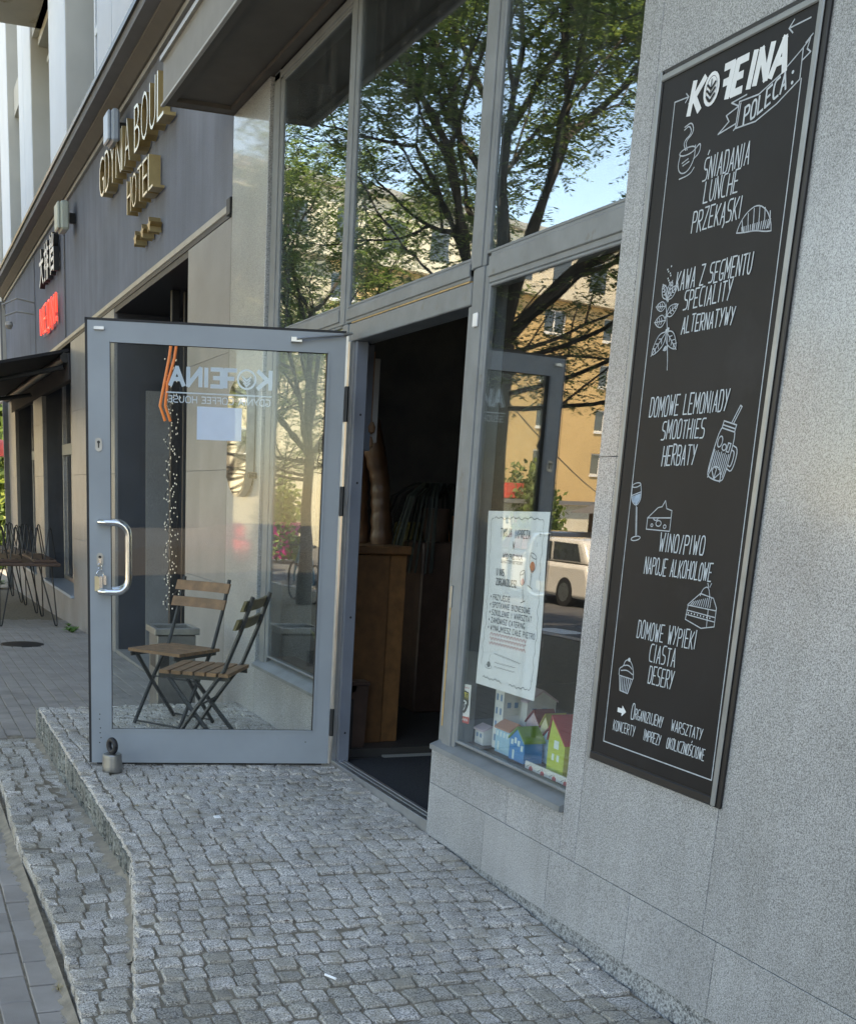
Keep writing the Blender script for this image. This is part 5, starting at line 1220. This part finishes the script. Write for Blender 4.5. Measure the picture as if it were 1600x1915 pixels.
for i, (a, b) in enumerate(tb):
    zt = table(a, b, ['nearest hairpin leg table carrying upturned benches under the awning', 'hairpin leg table in the middle of the row under the awning', 'farthest hairpin leg table under the awning'][i])
    bench(-.52, -.24, a + .1, b - .1, zt, ['upturned hairpin bench nearest the door on the first table, wall side', 'upturned hairpin bench on the middle table, wall side', 'upturned hairpin bench on the farthest table, wall side'][i])
    bench(-.95, -.66, a + .1, b - .1, zt, ['upturned hairpin bench on the first table, street side', 'upturned hairpin bench on the middle table, street side', 'upturned hairpin bench on the farthest table, street side'][i])

# ------------------------------------------------------------ folding chairs, bin, lights
def chair(cx, cy, fx, fy, label, slatmat, backmat, bt_=.02):
    f = Vector((fx, fy, 0)).normalized(); s = Vector((-f.y, f.x, 0)); z0 = 0.0; o = Vector((cx, cy, 0))
    t = empty('folding_chair', (cx, cy, 0), label, 'chair', 'folding bistro chairs beside the open door')
    P = lambda a, b, z: o + f * a + s * b + Vector((0, 0, z))
    sz = .455
    for k in range(6):      # seat slats run sideways
        a0 = -.185 + k * .064; m_ = MB(); m_.obox(o, f, s, Vector((0, 0, 1)), a0, a0 + .052, -.195, .195, sz - .018, sz); m_.build('seat_slat', slatmat, t)
    for side in (-1, 1):
        b = side * .17; m_ = MB()
        m_.tube([P(.16, b * 1.0, .006), P(-.02, b, .28), P(-.155, b, sz + .01), P(-.235, b, .66), P(-.30, b, .85)], .012, 6); m_.build('back_post', M['black_metal'], t, smooth=True)
        m_ = MB(); m_.tube([P(-.185, b * .9, .006), P(.03, b * .9, .26), P(.165, b * .9, sz - .022)], .012, 6); m_.build('leg', M['black_metal'], t, smooth=True)
        m_ = MB(); m_.obox(o, f, s, Vector((0, 0, 1)), -.185, .20, b * .96 - .005, b * .96 + .005, sz - .042, sz - .019); m_.build('side_rail', M['black_metal'], t)
    m_ = MB(); m_.tube([P(.15, -.17, .02), P(.15, .17, .02)], .006, 6); m_.tube([P(-.175, -.153, .02), P(-.175, .153, .02)], .006, 6); m_.tube([P(-.01, -.165, .27), P(-.01, .165, .27)], .005, 6); m_.build('crossbar', M['black_metal'], t, smooth=True)
    for (za, zb) in ((.68, .735), (.775, .83)):
        q = lambda z: -.225 - (z - .66) * .39
        m_ = MB(); vs = []
        for b in (-.2, -.1, 0, .1, .2):
            bow = .018 * (1 - (b / .2) ** 2) * -1
            for z in (za, zb):
                for th in (0, .016): vs.append(P(q(z) + .012 + th + bow, b, z))
        fs = []
        for i in range(4):
            a = i * 4; c = a + 4
            fs += [(a, c, c + 2, a + 2), (a + 1, a + 3, c + 3, c + 1), (a, a + 1, c + 1, c), (a + 2, c + 2, c + 3, a + 3)]
        fs += [(0, 2, 3, 1), (16, 17, 19, 18)]
        m_.add(vs, fs); m_.build('back_slat', backmat, t)
    return t
chair(-.605, 5.76, -.84, .54, 'nearer wooden slat folding chair with its seat boards showing, behind the glass door', M['slat'], M['slat_olive'])
chair(-.60, 6.50, -.80, -.60, 'farther wooden slat folding chair with its backrest towards the pier, behind the glass door', M['slat'], M['slat'])
tb_ = empty('trash_bin', (-.46, 7.10, -.0), 'square brushed steel litter bin beside the pier', 'bin')
bx0, bx1, by0, by1 = -.545, -.285, 7.22, 7.47; zb = zs(7.3) + .002
q = MB(); q.bbox(bx0, bx1, by0, by1, zb, .44, .008); q.build('body', M['steel_dark'], tb_)
q = MB(); q.bbox(bx0 - .03, bx0 - .001, by0, by1, .44 - .18, .50, .003) if False else None
q.bbox(bx0 - .02, bx1 + .02, by0 - .02, by0 + .012, .442, .485, .004); q.bbox(bx0 - .02, bx1 + .02, by1 - .012, by1 + .02, .442, .485, .004); q.bbox(bx0 - .02, bx0 + .012, by0 + .012, by1 - .012, .442, .485, .004); q.bbox(bx1 - .012, bx1 + .02, by0 + .012, by1 - .012, .442, .485, .004); q.build('rim', M['steel_dull'], tb_)
q = MB(); q.box(bx0 - .0015, bx0 + .0, by0 + .05, by1 - .05, .22, .34); q.box(bx0 + .02, bx0 + .08, by0 - .0015, by0, .22, .33); q.build('slot', M['black'], tb_)
# string of lights
ls = empty('string_lights', (.16, 10.0, .3), 'string of tiny white lights hanging at the dark hotel entrance', 'string lights')
c_ = MB(); pts = []
for i in range(90): pts.append((.155 + .02 * math.sin(i * .7), 10.0 + .03 * math.cos(i * 1.1), 2.65 - i * .026))
c_.tube(pts, .003, 5); pts2 = [(x + .05 + .02 * math.sin(i), y + .03, z) for i, (x, y, z) in enumerate(pts)]; c_.tube(pts2, .003, 5); c_.build('cable', M['black_metal'], ls, smooth=True)
M['bulb'] = simple('warm_bulb', (.9, .88, .8), .3, emis=(1, .93, .8), est=.05)
b_ = MB()
for p in pts[8:] + pts2[8:]:
    for k in range(1):
        q = Vector(p) + Vector((random.uniform(-.03, .03), random.uniform(-.03, .01), random.uniform(-.015, .015))); s_ = .006
        b_.add([q + Vector((s_, 0, 0)), q + Vector((-s_, 0, 0)), q + Vector((0, s_, 0)), q + Vector((0, -s_, 0)), q + Vector((0, 0, s_ * 1.5)), q + Vector((0, 0, -s_ * 1.5))], [(0, 2, 4), (2, 1, 4), (1, 3, 4), (3, 0, 4), (2, 0, 5), (1, 2, 5), (3, 1, 5), (0, 3, 5)])
o = b_.build('bulbs', M['bulb'], ls); o['kind'] = 'stuff'
og = MB(); 
for dx in (0, .045): og.tube([(.14 + dx, 9.8, 2.62), (.11 + dx, 9.8, 2.42), (.07 + dx * .6, 9.8, 2.22), (.035 + dx, 9.8, 2.04), (.08 + dx, 9.8, 1.92)], .012, 8)
tag(og.build('orange_rope_light', M['orange_glow'], smooth=True), 'orange glowing rope light at the top of the hotel entrance', 'rope light')

# ------------------------------------------------------------ street scene that the glass mirrors
yb = empty('yellow_building', (-39, 68, -1.5), 'long ochre yellow apartment block with white windows across the street', 'building')
BO = Vector((-39.15, 68.5, 0)); BU = Vector((-.9595, .2816, 0)).normalized(); BN = Vector((-.2816, -.9595, 0)).normalized()
def bb(mb, u0, u1, v0, v1, n0, n1): return mb.obox(BO, BU, Zv, BN, u0, u1, v0, v1, n0, n1)
bb(MB(), -45, 32, -2, 14.2, -12, -.3).build('wall_core', M['grey_wall'], yb)
WZ = [(1.35 + (z - 1.35) * 1.29) for z in (2.95, 5.15, 7.38)]; WZ = WZ + [WZ[-1] + 2.9]
wins = [-.35 + 5.72 * k for k in range(-7, 6)]
# wall as strips around the openings
ww, wh = 2.05, 1.42
us = [-45] + [e for u in wins for e in (u - ww / 2, u + ww / 2)] + [32]
us2 = us[:]
mbw = MB(); vs_ = [-2] + [e for z in WZ for e in (z, z + wh)] + [14.0]
SP = us[9]
for (lo_, hi_, mt_) in ((-45, SP, 'cream_block'), (SP, 32, 'yellow')):
    mbw = MB()
    for i in range(0, len(vs_) - 1, 2): bb(mbw, lo_, hi_, vs_[i], vs_[i + 1], -.3, 0)
    for i in range(1, len(vs_) - 1, 2):
        for j in range(0, len(us) - 1, 2):
            if us[j] >= lo_ - .01 and us[j + 1] <= hi_ + .01: bb(mbw, us[j], us[j + 1], vs_[i], vs_[i + 1], -.3, 0)
    mbw.build('wall', M[mt_], yb)
wm = MB(); W3 = .09
for (a, b, c, d) in ((0, W3, 0, wh), (ww - W3, ww, 0, wh), (W3, ww - W3, 0, W3), (W3, ww - W3, wh - W3, wh), (ww / 2 - W3 / 2, ww / 2 + W3 / 2, W3, wh - W3)): wm.obox((0, 0, 0), BU, Zv, BN, a, b, c, d, -.2, -.1)
wm.obox((0, 0, 0), BU, Zv, BN, -.06, ww + .06, -.12, -.002, -.2, .08)
w0 = wm.build('window', M['win_white'], yb, origin=(0, 0, 0)); pm_ = MB(); pm_.obox((0, 0, 0), BU, Zv, BN, .05, ww - .05, .05, wh - .05, -.19, -.17); p0 = pm_.build('pane', M['glass_far'], w0, origin=(0, 0, 0))
first = True
for u in wins:
    for z in WZ:
        P = BO + BU * (u - ww / 2) + Zv * z
        if first: w0.location = P - WL[yb]; first = False; continue
        c = w0.copy(); COL.objects.link(c); c.parent = yb; c.location = P - WL[yb]; d = p0.copy(); COL.objects.link(d); d.parent = c
bb(MB(), -45.4, 32.4, 14.02, 14.6, -.5, .5).build('cornice', M['pale'], yb)
bb(MB(), -26, 8, 14.62, 18.2, -10, -2.0).build('attic', M['pale'], yb)
for k in range(9): bb(MB(), -24 + k * 3.6, -22.4 + k * 3.6, 15.4, 17.2, -2.05, -1.96).build('attic_window', M['glass_far'], yb)
bb(MB(), -26.4, 8.4, 18.22, 18.6, -10.4, -1.6).build('attic_roof', M['grey_wall'], yb)
bb(MB(), 10, 32, 2.6, 3.6, .005, .06).build('white_band', M['pale'], yb)
sh_ = empty('market_kiosk', (-36, 62, -1.4), 'low white kiosk with red signboards in front of the yellow block', 'kiosk')
KO = BO + BN * 6
def kb_(mb, u0, u1, v0, v1, n0, n1): return mb.obox(KO, BU, Zv, BN, u0, u1, v0, v1, n0, n1)
kb_(MB(), -16, 1, -1.8, 1.35, -3, 0).build('wall', M['pale'], sh_); kb_(MB(), -16.3, 1.3, 1.36, 1.6, -3.3, .4).build('roof', M['cornice'], sh_)
kb_(MB(), -9.6, -8.2, 1.65, 2.5, -.3, -.1).build('signboard', M['red'], sh_); kb_(MB(), -8.8, -5.6, .2, .9, .002, .08).build('signboard', M['toy_wine'], sh_); kb_(MB(), -11.2, -10.4, .1, 1.3, .002, .06).build('panel', M['yellow_p'], sh_)
hut = empty('wooden_hut', (-15, 25, -.8), 'brown wooden hut with a dark pitched roof beside the road', 'hut')
MB().box(-20.5, -15.7, 24, 27.2, -1.0, 1.15).build('wall', M['wood'], hut)
h_ = MB(); h_.prism([(-20.9, 1.16), (-15.3, 1.16), (-18.1, 2.0)], lambda a, b, d: (a, d, b), 23.6, 27.6); h_.build('roof', M['cornice_dark'], hut)
def car(x, y, z, col, label, L=4.3, Wd=1.8, H=1.5, name='parked_car'):
    c = empty(name, (x, y, z), label, 'car', 'cars parked along the road')
    body = [(-.5, .22), (-.5, .62), (-.46, .92), (-.44, .98), (-.40, 1.42), (-.34, 1.5), (.02, 1.5), (.18, 1.02), (.44, .88), (.5, .7), (.5, .25)]
    m_ = MB(); sc_h = H / 1.5
    low = [(-.5, .22), (-.5, .66), (-.47, .96), (.19, .98), (.44, .86), (.5, .68), (.5, .22)]
    m_.prism([(a * L, b * sc_h) for a, b in low], lambda a, b, d: (x + d, y + a, z + b), -Wd / 2, Wd / 2)
    m_.prism([(a * L, b * sc_h) for a, b in ((-.46, .965), (-.40, 1.44), (-.36, 1.5), (.0, 1.5), (.17, .985))], lambda a, b, d: (x + d * (.9), y + a, z + b), -Wd / 2, Wd / 2)
    bo_ = m_.build('body', col, c, smooth=True); bv_ = bo_.modifiers.new('bevel', 'BEVEL'); bv_.width = .09; bv_.segments = 3; bv_.limit_method = 'ANGLE'; bv_.angle_limit = R_(20)
    for sx in (-1, 1):
        g_ = MB(); g_.prism([(a * L, b * sc_h) for a, b in ((-.40, 1.02), (-.36, 1.40), (-.16, 1.42), (-.16, 1.02))], lambda a, b, d: (x + sx * (Wd * .452 + d), y + a, z + b), .001, .008); g_.build('side_window', M['glass_far'], c)
        g_ = MB(); g_.prism([(a * L, b * sc_h) for a, b in ((-.14, 1.02), (-.14, 1.42), (-.02, 1.42), (.12, 1.02))], lambda a, b, d: (x + sx * (Wd * .452 + d), y + a, z + b), .001, .008); g_.build('side_window', M['glass_far'], c)
        for ay in (-.31, .31):
            w_ = MB(); w_.lathe((x + sx * (Wd / 2 - .1), y + ay * L, z + .32), [(.2, -.11), (.31, -.1), (.32, -.06), (.32, .06), (.31, .1), (.2, .11)], 20, 'x'); wo = w_.build('wheel', M['rubber'], c, smooth=True)
            w_ = MB(); w_.lathe((x + sx * (Wd / 2 + .012), y + ay * L, z + .32), [(.05, -.01), (.19, -.005), (.2, .004)], 14, 'x'); w_.build('rim', M['steel_dull'], wo)
    for sx in (-1, 1):
        q = MB(); q.box(x + sx * .55, x + sx * .85, y - .503 * L, y - .49 * L, z + .6 * sc_h, z + .8 * sc_h); q.build('tail_light', M['red'], c)
M['car_white'] = simple('white_car_paint', (.62, .60, .57), .3, coat=1, var=.02); M['car_red'] = simple('red_car_paint', (.6, .02, .02), .3, coat=1, var=.02); M['car_dark'] = simple('dark_car_paint', (.03, .032, .036), .3, coat=1, var=.02)
car(-12.1, 22.4, zs(22) - .2, M['car_white'], 'pale silver estate car parked across the road, nearest to the zebra crossing', L=4.5, H=1.42)
car(-14.6, 28.0, zs(28) - .2, M['car_dark'], 'dark car parked behind the white estate by the wooden hut', H=1.55)
car(-8.1, 38.5, zs(38) - .2, M['car_red'], 'bright red car parked far along the kerb')
car(-20.5, 34, zs(34) - .2, M['car_dark'], 'dark car parked in front of the yellow block', H=1.45)
def tree(x, y, z, h, seed, rc, nleaf, label, lean=(0, 0), leafm='leaf', cmin=2.35, trunk_r=.16, xmax=-1.1, tf=.36):
    rnd = random.Random(seed); t = empty('street_tree', (x, y, z), label, 'tree', None)
    mb = MB(); tips = []
    def grow(p, d, L, r, lev):
        n = 4; pts = [p]; q = p.copy(); dd = d.copy()
        for i in range(n):
            dd = (dd + Vector((rnd.uniform(-.16, .16), rnd.uniform(-.16, .16), rnd.uniform(-.06, .12) + (.03 if lev > 1 else 0)))).normalized(); q = q + dd * L / n
            if q.x > xmax - .2: dd.x = -abs(dd.x); q.x = xmax - .2
            pts.append(q.copy())
        mb.tube(pts, r, 8 if lev < 2 else 5, True, r * .62)
        if lev >= 4:
            tips.append((pts, dd)); return
        if lev >= 2: tips.append((pts, dd))
        k = 3 if lev < 3 else 3
        for j in range(k + (1 if lev == 1 else 0)):
            a = 2 * math.pi * (j + rnd.random() * .6) / k; s_ = rnd.uniform(.45, .85) if lev else rnd.uniform(.35, .7)
            o = dd.orthogonal().normalized(); b = dd.cross(o); nd = (dd * math.cos(s_) + (o * math.cos(a) + b * math.sin(a)) * math.sin(s_)).normalized()
            nd.z = max(nd.z, -.38); base = pts[-1] if j < 2 else pts[rnd.choice([2, 3])]
            grow(base.copy(), nd, L * rnd.uniform(.62, .82), r * .5, lev + 1)
    d0 = Vector((lean[0], lean[1], 1)).normalized()
    p = Vector((x, y, z)); th = h * tf
    mb.tube([p, p + d0 * th * .3, p + d0 * th * .65 + Vector((.03, 0, 0)), p + d0 * th], [trunk_r * 1.35, trunk_r, trunk_r * .92, trunk_r * .85], 12)
    top = p + d0 * th
    for j in range(4):
        a = 2 * math.pi * j / 4 + rnd.random(); nd = Vector((math.cos(a) * .65, math.sin(a) * .65, rnd.uniform(.6, 1.1))).normalized(); grow(top.copy(), nd, h * .22, trunk_r * .45, 1)
    grow(top.copy(), Vector((.05, .05, 1)).normalized(), h * .24, trunk_r * .6, 1)
    # low side twigs
    for j in range(9):
        a = rnd.uniform(0, 6.28); b0 = p + d0 * th * rnd.uniform(.8, 1.05); grow(b0, Vector((math.cos(a), math.sin(a), rnd.uniform(-.05, .25))).normalized(), rnd.uniform(1.2, 2.0), .03, 3)
    mb.build('trunk', M['bark'], t, smooth=True)
    # compound leaves: sprays of narrow leaflets along twig ends
    nsp = max(1, nleaf // (len(tips) * 13)); V = []; Fc = []
    for pts, dd in tips:
        for s_ in range(nsp):
            k = rnd.randrange(1, len(pts)); b0 = pts[k].lerp(pts[k - 1], rnd.random())
            a = rnd.uniform(0, 6.28); ax = Vector((math.cos(a), math.sin(a), rnd.uniform(-.55, .35))).normalized(); L = rnd.uniform(.16, .28)
            b0 = b0 + Vector((rnd.gauss(0, .16), rnd.gauss(0, .16), rnd.gauss(-.05, .13)))
            if b0.z < cmin or b0.x > xmax - .25: continue
            sd_ = ax.cross(Vector((0, 0, 1))).normalized()
            for q in range(13):
                f = (q // 2 + 1) / 7; c0 = b0 + ax * L * f + Vector((0, 0, -.06 * f * f)); sg = 1 if q % 2 else -1
                dl = (sd_ * sg + ax * .45 + Vector((0, 0, rnd.uniform(-.45, .05)))).normalized() if q < 12 else ax
                LL = rnd.uniform(.055, .085); w_ = dl.cross(Vector((rnd.uniform(-.3, .3), rnd.uniform(-.3, .3), 1))).normalized() * LL * .22
                i0 = len(V); V += [c0, c0 + dl * LL * .5 + w_, c0 + dl * LL, c0 + dl * LL * .5 - w_]; Fc.append((i0, i0 + 1, i0 + 2, i0 + 3))
    me = bpy.data.meshes.new('crown'); me.from_pydata([tuple(v - Vector((x, y, z + h * .5))) for v in V], [], Fc); me.update()
    link_mesh('crown', me, M[leafm], t, (x, y, z + h * .5))
    return t
tree(-4.2, 11.63, zs(11.6), 9.2, 3, 4, 100000, 'street tree with a forked trunk opposite the entrance, mirrored in the shop glass', (.0, .02), xmax=-1.5, trunk_r=.17)
tree(-4.5, 18.6, zs(18), 9.4, 11, 4, 100000, 'second street tree farther along the kerb near the bicycle', xmax=-2.2, tf=.26, cmin=2.1, trunk_r=.11)
tree(-4.9, 6.0, zs(6), 10.0, 21, 4, 50000, 'street tree at the kerb beside the camera, mirrored in the upper panes', xmax=-3.1, cmin=4.0, trunk_r=.085)
tree(-5.6, 27, zs(27), 9.5, 31, 4, 90000, 'third street tree far along the kerb by the red car', xmax=-3.0, tf=.24, cmin=1.9, trunk_r=.12)
tree(-6.4, 37, zs(37), 10, 41, 4, 70000, 'fourth street tree far down the road', xmax=-3.2, trunk_r=.14)
def bush(x, y, z, r, h, n, label, mat='leaf_far', name='bush', s=.09):
    V = []; Fc = []
    for i in range(n):
        a = random.uniform(0, 6.28); b = random.uniform(0, 1) ** .5; th = random.uniform(0, math.pi / 2)
        k = 1 + .3 * math.sin(a * 3) + .2 * math.sin(a * 5 + 2)
        c = Vector((x + r * k * b * math.cos(a) * math.cos(th * .8), y + r * k * b * math.sin(a) * math.cos(th * .8), z + h * math.sin(th) * random.uniform(.3, 1) * (1 + .15 * math.sin(a * 4))))
        d = Vector((random.uniform(-1, 1), random.uniform(-1, 1), random.uniform(-.5, 1))).normalized() * s; e = d.orthogonal().normalized() * s * .5
        i0 = len(V); V += [c - d, c + e, c + d, c - e]; Fc.append((i0, i0 + 1, i0 + 2, i0 + 3))
    me = bpy.data.meshes.new('leaves'); me.from_pydata([tuple(v - Vector((x, y, z))) for v in V], [], Fc); me.update()
    o = link_mesh(name, me, M[mat], None, (x, y, z)); tag(o, label, 'shrub'); return o
bush(-33.5, 60.5, -1.3, 2.6, 4.6, 5000, 'pale green shrub growing beside the white kiosk', s=.2)
bush(-42, 62.5, -1.3, 2.2, 4.2, 4000, 'pale green shrub left of the white kiosk in front of the yellow block', s=.2)
bush(-11.8, 42, -1.0, 1.1, 3.0, 2500, 'green planting spilling over the magenta planter', s=.12)
MB_ = MB(); MB_.lathe((-11.8, 42, -1.0), [(.55, 0), (.75, 1.3), (.8, 1.35), (.7, 1.35)], 18); tag(MB_.build('planter', M['magenta'], smooth=True), 'big magenta planter holding green shrubs across the road', 'planter')
# festoon cable with a lamp
fc = empty('festoon_cable', (-6, 14, 3), 'dark festoon cable with one hanging bulb strung between tree and hut', 'cable')
q = MB(); pts = [Vector((-4.2, 11.7, 2.55)).lerp(Vector((-15.6, 24, 1.3)), i / 14) + Vector((0, 0, -.45 * math.sin(math.pi * i / 14))) for i in range(15)]; q.tube(pts, .008, 5); q.build('cable', M['black_metal'], fc)
q = MB(); q.lathe(tuple(pts[2] - Vector((0, 0, .14))), [(.02, 0), (.045, .04), (.02, .12), (.008, .14)], 10); q.build('bulb', M['black_metal'], fc, smooth=True)
# bicycle
bi = empty('bicycle', (-4.75, 19.3, zs(19)), 'dark bicycle parked against the second street tree', 'bicycle')
bz = zs(19.3) + .34
for yy_ in (18.8, 19.85):
    w_ = MB(); w_.tube([(-4.75, yy_ + .33 * math.cos(R_(a)), bz + .33 * math.sin(R_(a))) for a in range(0, 361, 15)], .018, 6)
    for a in range(0, 360, 30): w_.tube([(-4.75, yy_, bz), (-4.75, yy_ + .32 * math.cos(R_(a)), bz + .32 * math.sin(R_(a)))], .002, 3)
    w_.build('wheel', M['rubber'], bi, smooth=True)
w_ = MB()
for a, b in (((0, 18.8, 0), (0, 19.2, .0)), ((0, 18.8, 0), (0, 19.05, .5)), ((0, 19.2, 0), (0, 19.05, .5)), ((0, 19.2, 0), (0, 19.68, .45)), ((0, 19.05, .45), (0, 19.66, .52)), ((0, 19.85, 0), (0, 19.64, .62)), ((0, 19.05, .5), (0, 19.02, .62))): w_.tube([(-4.75, a[1], bz + a[2]), (-4.75, b[1], bz + b[2])], .016, 6)
w_.build('frame', M['toy_teal'], bi, smooth=True)
w_ = MB(); w_.tube([(-5.0, 19.68, bz + .66), (-4.75, 19.64, bz + .64), (-4.5, 19.68, bz + .66)], .012, 6); w_.build('handlebar', M['black_metal'], bi, smooth=True)
w_ = MB(); w_.bbox(-4.81, -4.69, 18.9, 19.16, bz + .61, bz + .66, .015); w_.build('saddle', M['rubber'], bi)
# scenery beyond the hotel corner
bush(2.0, 42, -1.5, 5.0, 7.5, 9000, 'sunlit light green tree crown beyond the hotel corner', s=.28, name='far_tree')
fb = empty('far_building', (6, 60, -2), 'pale sunlit building far beyond the hotel corner', 'building')
MB().box(-3, 16, 60, 72, -3, 16).build('wall', M['pale'], fb)
for i in range(4):
    for k in range(4): MB().box(-2 + i * 4, -.4 + i * 4, 59.96, 60.01, .5 + k * 3.2, 2.2 + k * 3.2).build('window', M['glass_far'], fb)
rl = MB(); rl.lathe((.10, 26.2, 1.95), [(.42, 0), (.40, .1), (.28, .26), (.1, .34), (.03, .36)], 20); rl.tube([(.10, 26.2, 2.28), (.10, 26.2, 2.95)], .01, 5)
tag(rl.build('pendant_lamp', M['red'], smooth=True), 'red dome shaped hanging lamp at the far left edge', 'lamp')
# unseen block added behind the camera for its blue-grey reflection in polished stone
rb = empty('reflection_block', (-24, -40, -.5), 'unseen grey block added behind the camera to be mirrored in polished stone', 'building')
MB().box(-40, -9, -62, -48, -1, 15).build('wall', M['cornice'], rb)
for i in range(8):
    for k in range(4): MB().box(-38 + i * 3.7, -36.3 + i * 3.7, -48, -47.95, 1.5 + k * 3.3, 3.2 + k * 3.3).build('window', M['glass_far'], rb)
